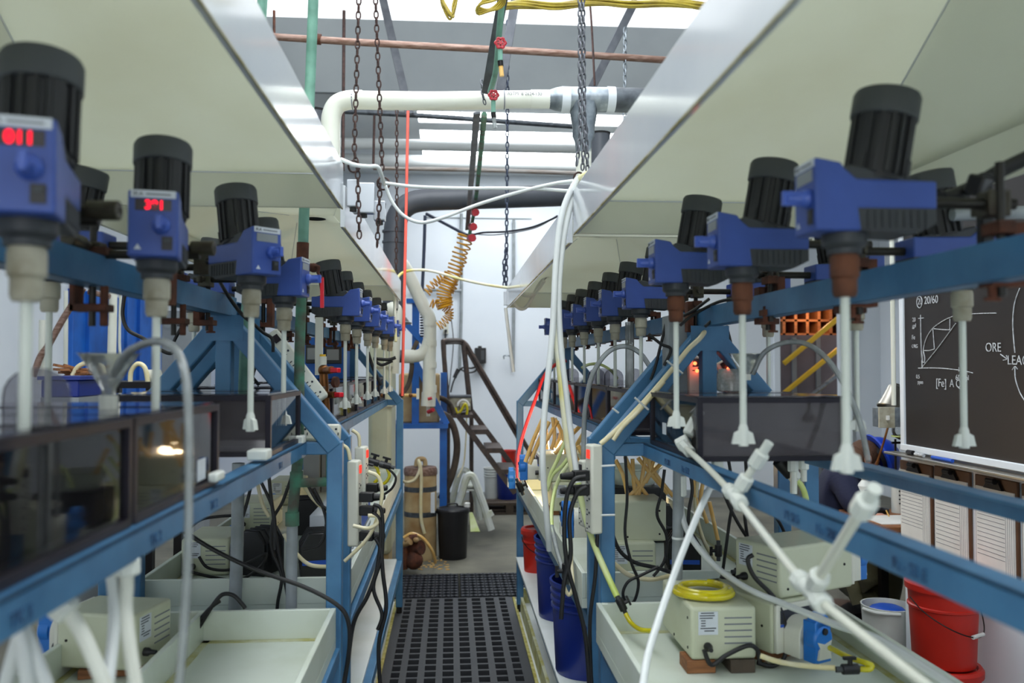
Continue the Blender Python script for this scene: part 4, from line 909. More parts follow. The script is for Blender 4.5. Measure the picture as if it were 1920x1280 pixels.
# cords and tubes overhead
px_tube('white_tube', 'thick white tube bent over the hood lugs by the chains', 'tube', 'white_tube', .006, [(640,299,2.44),(665,309,2.40),(690,312,2.4),(708,313,2.42),(716,330,2.45),(720,346,2.5)], n=10)
px_tube('white_tube', 'white tube spanning straight between the two hoods', 'tube', 'white_tube', .0052, [(722,343,2.5),(780,350,2.5),(880,353,2.5),(980,353,2.48),(1082,359,2.45)], n=10)
px_tube('white_tube', 'white tube sagging in a dip between the two hoods', 'tube', 'white_tube', .0052, [(722,347,2.52),(735,378,2.52),(758,405,2.52),(790,417,2.52),(830,408,2.5),(900,382,2.5),(980,358,2.48),(1040,344,2.45),(1090,335,2.42),(1120,312,2.4)], n=10)
px_tube('stained_tube', 'thin white and yellow tube running across to the far hood corner', 'tube', 'stain_tube', .009, [(742,640,5.0),(740,560,5.1),(742,530,5.2),(752,513,5.3),(775,506,5.3),(810,508,5.3),(860,522,5.3),(910,533,5.3),(952,539,5.3)])
px_tube('white_tube', 'white tube looping down from the far hood corner beside the blackboard', 'tube', 'white_tube', .011, [(955,540,5.3),(960,560,5.3),(972,577,5.3),(985,577,5.3),(998,558,5.2),(1010,535,5.1),(1030,510,5.0)])
px_tube('white_tube', 'second shallower white tube loop at the far hood corner', 'tube', 'white_tube', .010, [(952,536,5.3),(968,544,5.3),(985,554,5.2),(1003,550,5.1),(1020,527,5.0)])
px_tube('white_tube', 'white tube hanging straight down below the far hood corner', 'tube', 'white_tube', .011, [(948,577,5.4),(953,620,5.4),(958,660,5.4),(963,697,5.4)])
px_tube('white_tube', 'white hose hanging from the dark ring to the pump tray, outermost', 'hose', 'white_tube', .0090, [(1084,332,2.42),(1062,375,2.42),(1050,420,2.42),(1042,500,2.42),(1036,620,2.42),(1026,720,2.42),(1019,800,2.42),(1018,880,2.42),(1026,980,2.45),(1030,1030,2.5)], n=12)
px_tube('stained_tube', 'white hose with yellow liquid stains, crossing behind the outermost hose', 'hose', 'stain_tube', .0090, [(1088,338,2.45),(1060,400,2.45),(1046,460,2.44),(1040,540,2.44),(1042,620,2.44),(1050,700,2.44),(1058,780,2.44),(1067,850,2.44),(1080,910,2.44)], n=12)
px_tube('lime_tube', 'lime-tinted lower hose leading to the hanging black valve', 'hose', 'lime_tube', .0088, [(1084,905,2.42),(1094,955,2.4),(1112,1015,2.36),(1135,1070,2.32),(1157,1118,2.28)], n=12)
px_tube('white_tube', 'third white hose from the dark ring, straight through the bundle', 'hose', 'white_tube', .0086, [(1090,330,2.43),(1072,380,2.43),(1058,440,2.43),(1048,540,2.43),(1051,640,2.43),(1062,740,2.43),(1073,830,2.43),(1084,905,2.42)], n=12)
px_tube('stained_tube', 'yellow-stained hose end rising behind the blackboard-side hood edge', 'hose', 'stain_tube', .008, [(1084,335,2.42),(1100,326,2.40),(1118,314,2.38),(1140,300,2.36)], n=12)
px_tube('orange_line', 'taut orange-red cord hanging down before the black duct', 'cord', 'cord_orange', .0085, [(765,208,5.0),(764,260,5.0),(761,420,5.0),(757,600,5.0),(754,742,5.0)], n=8)
# yellow cable bundles
def bundle(label, pts, n, rad, r, m='cord_yellow', name='cable_bundle'):
    t = thing(name, label, 'cable', P(*pts[0]))
    for k in range(n):
        a = 2*PI*k/n; mb = MB(); q = []
        for i, p in enumerate(pts):
            b_ = a+i*.7+random.uniform(-.3, .3); rr = rad*random.uniform(.5, 1.1); q.append(P(*p)+V((rr*.4*math.sin(b_*2), rr*math.cos(b_), rr*math.sin(b_))))
        mb.tube(q, r, 6, 5).make('cable', m, t)
    return t
bundle('bundle of yellow cables strung along under the skylight', [(938,12,2.9),(980,9,2.9),(1040,11,2.9),(1110,5,2.9),(1180,8,2.9),(1260,6,2.9),(1345,16,2.9)], 6, .012, .0042)
bundle('dangling loops of yellow cable under the skylight', [(826,-14,2.9),(832,10,2.9),(846,30,2.9),(852,16,2.9),(858,-14,2.9)], 5, .012, .0036)
t = thing('cable_coil', 'coil of yellow cable wrapped round the hanging strut', 'cable', P(920,5,2.7))
for k in range(4):
    c = P(920, 4+k*2.5, 2.72); MB().tube([c+V((.040*math.cos(a)*(1+.05*k), .045*math.sin(a), .016*math.cos(a)+.004*math.sin(3*a+k))) for a in (2*PI*j/20 for j in range(20))], .0042, 6, 1, closed=True).make('cable', 'cord_yellow', t)
# yellow spiral air hose
t = thing('spiral_hose', 'tangled yellow spiral air hose hanging below the dark strut', 'hose', P(850,540,6.4))
def helix(path, r, turns, tr, nm, m='coil_yellow'):
    c = spline([P(*p) for p in path], 24); N = turns*12; q = []
    for i in range(N+1):
        f_ = i/N*(len(c)-1); k = min(int(f_), len(c)-2); p = c[k].lerp(c[k+1], f_-k); dr = (c[k+1]-c[k]).normalized(); s_ = dr.cross(V((0,1,0))).normalized(); u_ = s_.cross(dr)
        a = 2*PI*i/12; rr = r*(1+.12*math.sin(i*.37)); q.append(p+s_*(rr*math.cos(a))+u_*(rr*math.sin(a)))
    MB().tube(q, tr, 5, 1, raw=True).make(nm, m, t)
helix([(874,440,6.4),(862,480,6.4),(850,515,6.4),(838,545,6.4)], .055, 15, .0065, 'coil')
helix([(848,515,6.35),(838,535,6.35),(832,560,6.35),(836,575,6.35)], .055, 15, .0065, 'tight_coil')
helix([(835,575,6.4),(843,585,6.4),(838,598,6.4),(822,612,6.4)], .032, 11, .0045, 'tail_coil')
helix([(830,520,6.45),(815,530,6.45),(800,548,6.45)], .030, 6, .006, 'side_coil')
helix([(832,562,6.45),(820,570,6.45),(808,568,6.45)], .030, 4, .006, 'side_coil')
px_tube('black_cable', 'thin dark cable sagging from the coiled hose toward the hood', 'cable', 'ink', .007, [(882,442,6.4),(905,436,6.3),(950,434,6.2),(1000,425,6.0),(1045,406,5.8)], n=6)
for i, (p, lab) in enumerate((([(797,404,7.4),(795,470,7.4),(791,560,7.4)], 'thin navy upright pole behind the coiled hose'), ([(800,401,7.2),(838,421,6.9),(876,441,6.5)], 'thin navy diagonal rod reaching the coiled hose'))):
    px_tube('navy_pole', lab, 'pole', 'chain_blue', .014, p)
px_tube('cable', 'thin pale cable across the back wall behind the hoses', 'cable', 'ink_grey', .005, [(1045,404,5.9),(1000,428,6.4),(930,440,6.9),(884,438,6.4)], n=6)
# ------------------------------------------------------------------ cords among the benches
G1, G2 = 'black cords tangled under the tanks by the blue panels', 'black cords tangled under the tanks beside the blackboard'
L1, L2 = 'black power cord in the tangle under the tanks by the blue panels', 'black power cord in the tangle under the tanks beside the blackboard'
for d, r, pts in (
    (2.28,.006,[(345,995),(400,1030),(480,1068),(570,1100),(630,1132),(652,1162),(655,1215),(642,1300)]),
    (2.6,.005,[(472,905),(458,960),(434,1025),(440,1075),(450,1112),(446,1150),(446,1200)]),
    (2.6,.005,[(488,900),(512,955),(518,1010),(530,1070),(540,1128),(542,1200)]),
    (2.62,.005,[(548,890),(530,940),(512,975),(510,1030),(528,1080),(520,1135),(518,1200)]),
    (2.6,.0055,[(503,880),(508,930),(514,980),(516,1030)]),
    (2.5,.006,[(704,1008),(714,1030),(718,1075),(724,1140),(710,1210),(714,1300)]),
    (2.5,.006,[(700,960),(714,985),(708,1060),(690,1115),(664,1165),(652,1240),(640,1300)]),
    (2.5,.0055,[(700,945),(716,960),(716,1040),(700,1100),(716,1150),(708,1180)]),
    (2.9,.005,[(373,1043),(390,1064),(430,1068),(470,1052),(499,1038),(488,1062),(450,1086),(400,1082),(345,1068)]),
    (2.9,.005,[(345,1000),(375,975),(410,968),(450,966)]),
    (2.6,.005,[(588,915),(605,950),(612,985),(600,1020),(570,1030)]),
    (2.6,.005,[(575,905),(595,940),(618,960),(626,990)]),
    (2.33,.0055,[(358,1200),(384,1158),(402,1130),(418,1114),(438,1116),(454,1132),(460,1140)]),
    (2.33,.0055,[(354,1190),(376,1160),(396,1138),(412,1126)]),
    (2.75,.006,[(418,612),(412,650),(390,685),(350,712),(318,728)]),
    (2.75,.006,[(424,640),(410,678),(380,705),(340,728)]),
    (2.7,.005,[(452,610),(452,650),(462,690),(486,722)]),
    (2.7,.005,[(478,640),(492,670),(505,700),(512,728)]),
    (2.7,.005,[(494,655),(478,690),(470,725)]),
    (2.7,.005,[(455,545),(440,540),(420,520),(410,500),(400,470)]),
    (2.3,.005,[(400,505),(425,550),(450,585),(470,603)]),
    (2.5,.005,[(468,600),(492,622),(510,635),(512,660)]),
    (3.2,.007,[(234,550),(230,590),(240,618),(268,634),(300,655),(320,662),(330,650)]),
    (3.0,.006,[(326,640),(340,615),(358,602),(378,596)]),
    (3.2,.005,[(648,862),(672,866),(700,872)]),
    (4.6,.009,[(690,660),(700,690),(715,722)]), (4.6,.009,[(700,672),(728,674),(742,670)]), (4.6,.008,[(702,675),(716,684),(736,676)]),
    (3.6,.005,[(730,880),(742,895),(735,915),(715,930)])):
    px_tube('power_cable', L1, 'cord', 'black_rubber', r, [(*p, d) for p in pts], G1)
for d, r, pts in (
    (2.3,.0062,[(1098,893),(1076,900),(1062,935),(1058,1000),(1064,1060),(1080,1120),(1098,1195),(1106,1300)]),
    (2.3,.0062,[(1100,912),(1082,925),(1068,970),(1070,1040),(1058,1090),(1052,1160)]),
    (2.55,.006,[(1148,1000),(1162,1032),(1190,1054),(1230,1064),(1262,1074)]),
    (2.5,.0045,[(1172,850),(1176,930),(1172,1000),(1184,1055),(1197,1090),(1190,1125),(1176,1130),(1168,1112),(1178,1090),(1202,1078),(1235,1062)]),
    (2.6,.005,[(1246,880),(1240,925),(1232,965),(1250,1005),(1246,1050),(1225,1080)]),
    (2.4,.005,[(1290,870),(1298,915),(1292,955),(1290,990)]),
    (2.0,.0055,[(1320,1218),(1334,1246),(1362,1228),(1402,1210),(1420,1218),(1424,1238)]),
    (2.05,.0055,[(1420,1242),(1450,1248),(1472,1228),(1474,1180),(1455,1125),(1415,1082),(1402,1050),(1412,1040)]),
    (2.5,.005,[(1366,862),(1374,925),(1366,990),(1358,1050),(1352,1090)]),
    (2.4,.005,[(1345,890),(1368,950),(1396,1000),(1430,1045)]),
    (2.4,.005,[(1398,862),(1400,915),(1396,960),(1402,1010)]), (2.4,.0045,[(1425,920),(1440,950),(1462,980),(1480,1020)]),
    (2.35,.0055,[(1120,1002),(1116,1080),(1106,1170),(1110,1300)]),
    (2.5,.0045,[(1560,508),(1530,548),(1480,562),(1420,572),(1360,590),(1310,602)]),
    (2.3,.0045,[(1460,545),(1400,566),(1350,590),(1322,612)]),
    (2.4,.0045,[(1216,626),(1240,645),(1258,655),(1245,685)]), (2.5,.0045,[(1250,600),(1238,650),(1228,690),(1220,712)]),
    (2.6,.005,[(1362,610),(1372,650),(1380,690)]), (2.6,.005,[(1288,690),(1294,715),(1292,740)]),
    (2.3,.0045,[(1330,560),(1295,585),(1260,600)]), (2.3,.0045,[(1395,560),(1350,565),(1300,590),(1275,610)])):
    px_tube('power_cable', L2, 'cord', 'black_rubber', r, [(*p, d) for p in pts], G2)
for i, (d, r, pts, lab) in enumerate((
    (2.52,.0055,[(641,833),(652,842),(656,862)], 'cream cord entering the top of the post strip'),
    (2.7,.0055,[(660,806),(672,816),(674,836)], 'orange-cream cord entering the second strip by the blue panels'),
    (2.55,.0055,[(690,884),(710,895),(716,930),(704,980),(684,1015),(646,1052)], 'cream cord bowing round the black plugs by the blue panels'),
    (2.5,.0055,[(662,985),(690,990),(708,980),(706,968),(690,966)], 'cream cord loop below the second strip by the blue panels'),
    (2.65,.006,[(566,905),(590,938),(620,962)], 'cream cord slanting before the printed carton'),
    (2.6,.006,[(532,1000),(550,1030),(580,1058),(622,1062)], 'cream cord sagging beside the finned power supply'),
    (2.65,.006,[(483,905),(492,945),(505,968)], 'cream cord dropping behind the rail by the blue panels'),
    (2.6,.0075,[(1150,1055),(1180,1078),(1220,1086),(1260,1078)], 'thick cream hose behind the blackboard-side post'))):
    px_tube('cream_cable', lab, 'cord', 'cream_tube', r, [(*p, d) for p in pts])
for lab, pts, r in (('upper cream tube tied along the A-frame leg beside the blackboard', [(1330,606,2.42),(1314,632,2.36),(1290,655,2.35),(1262,690,2.35),(1215,745,2.35),(1170,792,2.35),(1140,820,2.35),(1126,832,2.35)], .0072), ('lower cream tube forking off the A-frame leg beside the blackboard', [(1245,715,2.34),(1200,768,2.34),(1168,800,2.34),(1150,825,2.34)], .006)):
    px_tube('cream_tube', lab, 'tube', 'cream_tube', r, pts, n=10)
for lab, a, b in (('upper cable tie on the A-frame leg beside the blackboard', (1250,676,2.33), (1280,700,2.33)), ('middle cable tie on the A-frame leg beside the blackboard', (1190,745,2.33), (1216,768,2.33)), ('lower cable tie on the A-frame leg beside the blackboard', (1148,765,2.33), (1160,774,2.33)), ('upper cable tie round the post strip beside the blackboard', (1116,874,2.33), (1153,872,2.33)), ('lower cable tie round the post strip beside the blackboard', (1110,966,2.33), (1153,965,2.33))):
    px_tube('cable_tie', lab, 'cable tie', 'white_tube', .003, [a, b], n=6)
# amber tubes around the bulb
ga, la = 'amber tubes hanging around the lit bulb', 'amber tube in the bundle hanging around the lit bulb'
for pts in ([(1018,784,3.9),(1000,825,3.9),(985,866,3.9)], [(1030,790,3.9),(1010,828,3.9),(993,870,3.9)], [(1036,782,4.1),(1040,820,4.1),(1034,842,4.1)], [(1046,788,4.1),(1028,820,4.1),(1018,840,4.1)],
    [(1054,805,4.0),(1058,830,4.0),(1062,850,4.0)], [(1090,796,3.7),(1062,825,3.8),(1045,845,3.8)], [(1094,812,3.6),(1078,845,3.7),(1086,868,3.7)], [(1040,784,4.3),(1052,812,4.3),(1040,840,4.3)], [(1022,790,4.3),(1024,815,4.3),(1026,842,4.3)],
    [(1074,806,3.7),(1058,832,3.8),(1040,850,3.8)], [(1084,835,3.5),(1096,860,3.5),(1104,880,3.5)], [(1066,815,3.9),(1070,838,3.9),(1078,855,3.9)]):
    px_tube('amber_tube', la, 'tube', 'amber_tube', .0095, pts, ga)
gb, lb = 'amber tubes crossing behind the blackboard-side post', 'amber tube crossing others behind the blackboard-side post'
for pts in ([(1154,862),(1168,890),(1176,925)], [(1205,852),(1232,892),(1262,930)], [(1210,855),(1204,895),(1196,935)], [(1226,862),(1210,900),(1186,935)], [(1172,856),(1190,895),(1214,930)], [(1240,868),(1205,905),(1180,930)], [(1186,860),(1188,900),(1192,930)], [(1196,858),(1222,890),(1252,925)], [(1216,856),(1218,885),(1210,905)],
    [(1300,895),(1302,920),(1310,960)], [(1330,940),(1340,985),(1346,1012)], [(1308,900),(1304,950),(1318,1010),(1342,1050)], [(1318,905),(1314,940),(1326,980)]):
    px_tube('amber_tube', lb, 'tube', 'amber_tube' if len(pts) < 4 else 'cream_tube', .0072, [(*p, 2.95) for p in pts], gb)
gc, lc = 'lime tubes curving before the far pump stack', 'lime tube curving down before the far pump stack'
for pts in ([(1062,822,3.4),(1046,860,3.4),(1032,890,3.4),(1026,920,3.4)], [(1070,850,3.4),(1055,872,3.4),(1036,890,3.4),(1027,915,3.4)], [(1072,862,3.3),(1052,890,3.3),(1040,920,3.3),(1034,960,3.2),(1036,1000,3.1)], [(1108,862,3.0),(1092,880,3.0),(1082,905,3.0)]):
    px_tube('lime_tube', lc, 'tube', 'lime_tube', .0075, pts, gc)
px_tube('white_tube', 'thin cream tube looping over the tray wall above the blue buckets', 'tube', 'cream_tube', .006, [(1070,1010,2.8),(1072,1060,2.75),(1074,1100,2.7),(1066,1115,2.7),(1056,1095,2.7)])
px_tube('white_tube', 'pale tube stuck to the tray wall above the blue buckets', 'tube', 'tube_clear', .008, [(1034,985,2.9),(1044,1030,2.85),(1056,1070,2.8)])
# bulb
t = thing('light_bulb', 'bare glowing bulb under the rear tanks beside the blackboard', 'bulb', P(1050,838,4.45))
MB().ell(P(1050,838,4.45), (.032,.032,.036)).make('glass', 'bulb_glow', t); MB().cyl(P(1050,826,4.45), P(1050,812,4.45), .016).make('socket', 'black_plastic', t)
light('bulb_light', 'POINT', P(1050,838,4.40), 16, (1, .72, .42), .04)
# brass valve, instruments behind the benches
t = thing('brass_valve', 'brass valve manifold with two red handles and yellow cap', 'valve', P(605,775,2.85))
b_ = MB(); b_.cyl(P(612,790,2.85), P(606,690,2.85), .014); b_.cyl(P(607,695,2.85), P(622,693,2.8), .012); b_.ell(P(607,694,2.85), .019); b_.ell(P(609,740,2.85), .018); b_.cyl(P(609,740,2.85), P(628,740,2.8), .011); b_.make('body', 'brass', t)
MB().cyl(P(605,684,2.85), P(605,668,2.85), .013).make('white_collar', 'pvc_white', t); MB().cyl(P(605,669,2.85), P(605,664,2.85), .010).make('yellow_cap', 'rail_yellow', t)
for a, b in (((622,694,2.8),(636,694,2.78)), ((630,740,2.8),(641,740,2.78))): MB().bar(P(*a), P(*b), .018, .016).make('red_handle', 'handle_red', t, bevel=.003)
MB().lathe([(.018,0),(.018,.012)], P(626,716,2.83), (1,-.4,0), 18).make('gauge', 'rust', t)
for lab, x0, x1, y0, y1, d in (('blue instrument with grey screen behind the white plastic post', 570, 600, 632, 690, 4.9), ('blue instrument with grey screen beside the stirrer shafts', 604, 645, 636, 690, 4.95)):
    a, b = P(x0, y1, d), P(x1, y0, d); t = thing('lab_instrument', lab, 'instrument', a); MB().bx(a.x, b.x, d, d+.3, a.z-.2, b.z).make('case', 'wall_blue', t, bevel=.01)
    w_ = b.x-a.x; h_ = b.z-a.z; MB().bx(a.x+w_*.1, b.x-w_*.1, d-.01, d, a.z+h_*.15, b.z-h_*.25).make('bezel', 'dark_plastic', t, bevel=.004); MB().bx(a.x+w_*.22, b.x-w_*.22, d-.012, d-.009, a.z+h_*.28, b.z-h_*.35).make('screen', 'display_grey', t)
    MB().bx(a.x, b.x, d, d+.3, 0, a.z-.2).make('stand', 'grey_cabinet', t)
# ------------------------------------------------------------------ rear of the aisle
def rod(mb, a, b, r, n=10): mb.cyl(P(*a), P(*b), r, n=n); return mb
# stair ladder
t = thing('platform_ladder', 'brown steel platform ladder with handrail against the back wall', 'ladder', P(880,935,8.2))
h = MB(); h.tube([P(841,775,7.8), P(835,700,7.8), P(831,645,7.8), P(833,639,7.82), P(840,638,7.9), P(858,638,8.2), P(867,640,8.3), P(876,648,8.3), P(890,672,8.3), P(988,838,8.3), P(1010,878,8.3)], .022, 10, 5)
h.make('handrail', 'stair_brown', t)
h = MB(); h.tube([P(832,645,7.85), P(840,643,7.9), P(862,643,8.25), P(870,650,8.3), P(884,672,8.3), P(980,838,8.3)], .014, 8, 5); h.make('guard_rail', 'stair_brown', t)
MB().cyl(P(869,642,8.3), P(883,775,8.3), .026).make('rail_post', 'stair_brown', t)
for nm, a, b in (('stringer', (857,776,7.8), (966,924,7.8)), ('stringer', (884,770,8.4), (985,905,8.4))): MB().bar(P(*a), P(*b), .03, .05).make(nm, 'stair_brown', t)
a = P(836,777,7.8); b = P(884,768,8.4); MB().bx(a.x, b.x, 7.78, 8.42, a.z-.03, a.z).make('platform', 'stair_brown', t)
for x0, x1, y in ((879,916,806), (905,943,841), (931,968,881)):
    a = P(x0, y+8, 7.82); b = P(x1, y+8, 8.38); MB().bx(P(x0+4,y,8.1).x, P(x1-4,y,8.1).x, 7.80, 8.40, a.z, a.z+.045).make('tread', 'stair_brown', t)
for p in ((840,777,7.82), (884,772,8.38)): q = P(*p); MB().bx(q.x-.02, q.x+.02, q.y-.02, q.y+.02, 0, q.z-.03).make('leg', 'stair_brown', t)
# things on the ladder platform
a = P(842,768,8.0); t = thing('test_box', 'olive instrument box with grey handles on the ladder platform', 'instrument', a)
MB().bx(a.x, a.x+.20, 7.85, 8.2, a.z, a.z+.12).make('case', 'chuck_beige', t, bevel=.008); MB().bx(a.x-.005, a.x+.205, 7.84, 8.21, a.z+.12, a.z+.135).make('lid', 'strut_grey', t)
q = V((a.x+.13, 7.84, a.z+.04)); MB().tube([q+V((.05*math.cos(k), 0, .055*math.sin(k))) for k in (PI*i/8 for i in range(9))], .012).make('handle', 'paper', t); MB().lathe([(.045,0),(.03,.04)], q, (0,-1,0)).make('dial', 'chuck_beige', t)
px_tube('lime_tube', 'lime tube looping round the instrument box on the ladder platform', 'tube', 'yellow_tube', .013, [(853,764,7.8),(858,774,7.8),(864,770,7.8),(872,757,7.8),(876,766,7.8),(875,778,7.8)])
px_tube('grey_cable', 'pale cord hanging from the ladder platform down to the stool', 'cable', 'cream_tube', .007, [(875,775,7.8),(873,830,7.8),(869,870,7.8),(858,895,7.7)])
px_tube('brown_hose', 'thick brown hose bending down beside the bright blue stand', 'hose', 'wood_dark', .030, [(828,775,7.3),(842,784,7.3),(852,805,7.3),(857,835,7.3),(853,870,7.3),(842,905,7.3),(826,935,7.3)], n=12)
px_tube('brown_hose', 'upper brown hose drooping from the red-capped fitting', 'hose', 'wood_dark', .022, [(816,744,7.4),(832,748,7.4),(844,758,7.5),(851,776,7.5)], n=10)
# bright blue stand
t = thing('blue_stand', 'bright blue steel stand behind the white drain pipe', 'stand', P(790,930,7.2))
def col(x0, x1, y0, y1, d, w_=.08):
    a = P(x0, y1, d); b = P(x1, y0, d); MB().bx(a.x, b.x, d, d+w_, a.z, b.z).make('upright', 'bright_blue', t)
col(772,786,562,800,7.2); col(824,838,798,957,7.2); col(734,748,800,957,7.25); col(826,838,698,796,7.5)
a = P(734,803,7.18); b = P(840,794,7.18); MB().bx(a.x, b.x, 7.14, 7.7, a.z, b.z).make('shelf_bar', 'bright_blue', t)
for p, q in (((760,605,7.2),(795,643,7.2)), ((806,735,7.2),(838,795,7.2)), ((780,680,7.22),(800,720,7.22))): MB().bar(P(*p), P(*q), .05, .05).make('brace', 'bright_blue', t)
a = P(762,568,7.18); b = P(800,560,7.18); MB().bx(a.x, b.x, 7.16, 7.3, a.z, b.z).make('top_bar', 'bright_blue', t)
cl = MB(); 
for k in range(9): cl.cyl(P(789,590+k*5,7.1), P(796,590+k*5,7.0), .008, n=6)
cl.make('terminal_pins', 'metal_dark', t)
tag(MB().bx(P(748,790,7.35).x, P(824,790,7.35).x, 7.3, 7.68, P(760,794,7.3).z, P(760,700,7.3).z).make('settling_tank', 'drum_tan', bevel=.02), 'brownish plastic tank inside the bright blue stand', 'tank')
# white drain pipe
t = thing('drain_pipe', 'thick white plastic drain pipe with wye beside the orange cord', 'pipe', P(806,760,6.7))
D1 = 6.7
MB().tube([P(760,502,D1), P(770,523,D1), P(786,557,D1), P(798,582,D1), P(804,593,D1), P(806,606,D1), P(806,640,D1), P(805,690,D1), P(804,745,D1)], .050, 18, 4).make('pipe', 'pvc_white', t)
MB().lathe([(.001,-.04),(.045,-.03),(.053,0),(.053,.04)], P(756,497,D1), P(768,520,D1)-P(756,497,D1), 18).make('end_cap', 'pvc_white', t)
for y0, y1 in ((600,611),(638,649),(678,690),(724,733),(722,736)): MB().cyl(P(806,y0,D1), P(806,y1,D1), .054, n=20).make('coupling', 'pvc_white', t)
MB().tube([P(755,668,D1), P(775,668,D1), P(790,664,D1), P(800,652,D1), P(805,636,D1)], .048, 16).make('wye_branch', 'pvc_white', t)
MB().cyl(P(757,668,D1), P(776,668,D1), .053, n=18).make('coupling', 'pvc_white', t); MB().cyl(P(735,667,D1), P(758,668,D1), .050, n=18).make('grey_coupling', 'pvc_grey', t)
MB().cyl(P(804,735,D1), P(803,761,D1), .056, n=20).make('bottom_cap', 'pvc_white', t); MB().tube([P(803,758,D1), P(803,780,D1)], .014).make('outlet', 'pvc_white', t)
e = MB(); rod(e, (802,748,6.6), (810,746,6.6), .012); rod(e, (803,772,6.65), (812,768,6.6), .016); e.make('red_plug', 'valve_red', t)
t = thing('white_elbow', 'fat white plastic elbow behind the last stirrers by the blue panels', 'pipe', P(736,600,5.85))
MB().ell(P(737,580,5.85), (.052,.052,.054)).make('cap', 'pvc_white', t); MB().tube([P(728,578,5.85), P(741,577,5.85), P(745,590,5.85), P(741,640,5.85), P(738,700,5.85)], .036, 14).make('pipe', 'pvc_white', t)
px_tube('grey_hose', 'olive hose dropping from the wye past the orange cord', 'hose', 'wood_dark', .018, [(782,640,6.8),(772,665,6.75),(772,690,6.7),(766,720,6.7),(752,742,6.6)])
t = thing('tee_valve', 'small brass tee valve on white pipe before the settling tank', 'valve', P(775,740,6.6)); MB().cyl(P(758,741,6.6), P(784,741,6.6), .014).make('stem', 'amber_tube', t); MB().bx(*(lambda a,b: (a.x,b.x,6.58,6.63,a.z,b.z))(P(781,748,6.6), P(786,728,6.6))).make('white_bar', 'pvc_white', t); MB().ell(P(770,741,6.58), .016).make('red_knob', 'brass', t)
# cream tank behind the bench end
t = thing('cream_cabinet', 'tall cream tank behind the end of the rear bench by the blue panels', 'tank', P(715,930,5.75))
a = P(690,850,5.75); b = P(735,645,5.75); MB().bx(a.x, b.x, 5.75, 6.2, .3, b.z).make('body', 'pump_beige', t, bevel=.03); MB().bx(a.x+.02, b.x-.02, 5.8, 6.15, 0, .3).make('base', 'drum_tan', t)
for y in (690, 765): q = P(690,y,5.74); MB().bx(a.x-.002, b.x+.002, 5.745, 6.205, q.z, q.z+.012).make('band', 'chuck_beige', t)
# drum, buckets, stool
def bucket(label, c, r, h, m, lid=None, handle=True, name='bucket', ridges=3, grip=True, hang=0):
    c = V(c); t = thing(name, label, 'bucket', c)
    pr = [(r*.86, 0), (r*.88, .006)]
    for k in range(ridges): z = h*(.70+.08*k); rr = r*(.86+.14*z/h); pr += [(rr, z), (rr+.006, z+.004), (rr+.006, z+.012), (rr, z+.016)]
    pr += [(r*.995, h*.96), (r+.006, h*.965), (r+.006, h), (r-.004, h)]
    if not lid: pr += [(r-.006, h-.01), (r*.84, .01)]
    MB().lathe(pr, c, n=30).make('pail', m, t)
    if lid: MB().lathe([(r+.009, h-.02), (r+.010, h+.004), (r+.002, h+.016), (r-.012, h+.016), (r-.018, h+.006), (.001, h+.006)], c, n=30).make('lid', lid, t)
    if handle:
        q = []
        for k in range(13):
            a = PI*k/12; q.append(c+V((r*1.05*math.cos(a-.5*math.sin(a)), -r*1.10*abs(math.sin(a-.5*math.sin(a)))-.004, h*.84-h*.40*math.sin(a))))
        hm = MB().tube(q, .0025, 6, 3).make('handle', 'metal_dark', t)
        if grip: MB().cyl(q[5], q[7], .008).make('grip', 'bucket_white', hm)
    return t
bucket('red bucket with lid and white grip, top of two stacked under the clipboards', (2.02, 3.40, .340), .136, .32, 'bucket_red', 'bucket_red', ridges=1)
bucket('lower red bucket under another red bucket below the clipboards', (2.02, 3.40, 0), .138, .320, 'bucket_red', 'bucket_red', handle=False, ridges=1)
bucket('tall navy bucket with stacked rims on the bottom shelf, next to the red pail', (.555, 4.10, .36), .150, .375, 'bucket_blue', ridges=4, handle=False)
bucket('open navy bucket on the bottom shelf at the blackboard-side post', (.545, 3.36, .36), .150, .355, 'bucket_blue', ridges=4, handle=False)
bucket('small red pail with lid on the bottom shelf behind the navy buckets', (.505, 5.0, .36), .085, .235, 'bucket_red', 'bucket_red', ridges=1)
q = P(849,1040,7.0); bucket('black lidded bucket standing on the concrete beside the step stool', (q.x, 7.0, 0), .127, .385, 'bucket_black', 'bucket_black', ridges=0, handle=False)
tag(MB().lathe([(.024,0),(.024,.03),(.018,.034)], P(876,950,6.95)+V((0,0,0)), n=16).make('small_can', 'paper'), 'small cream can on the lid of the black bucket', 'can')
px_tube('bucket_handle_bail', 'lid grip bar on top of the black bucket', 'grip', 'bucket_black', .007, [(839,950,6.95),(840,945,6.95),(856,944,6.95),(857,949,6.95)])
c = P(788,1040,7.0); t = thing('chemical_drum', 'tan stained drum with rusty lid and grey tape beside the blue stand', 'drum', (c.x, 7.0, 0))
MB().lathe([(.128,0),(.131,.01),(.131,.68),(.128,.69)], (c.x,7.0,0), n=32).make('body', 'drum_tan', t)
MB().lathe([(.134,.675),(.136,.68),(.136,.715),(.128,.735),(.05,.745),(.001,.745)], (c.x,7.0,0), n=32, cap=False).make('lid', 'pipe_rust', t)
for z in (.545, .345): MB().lathe([(.1325,0),(.1325,.04)], (c.x,7.0,z), n=32, cap=False).make('tape_band', 'galvanised_dark', t)
MB().bx(c.x+.085, c.x+.118, 6.893, 6.93, .38, .54).make('paper_label', 'label_white', t)
k_ = MB(); k_.tube([V((c.x-.03,6.93,.75)), V((c.x-.02,6.93,.80)), V((c.x+.03,6.95,.80)), V((c.x+.04,6.95,.75))], .02); k_.make('cap_fitting', 'drum_tan', t)
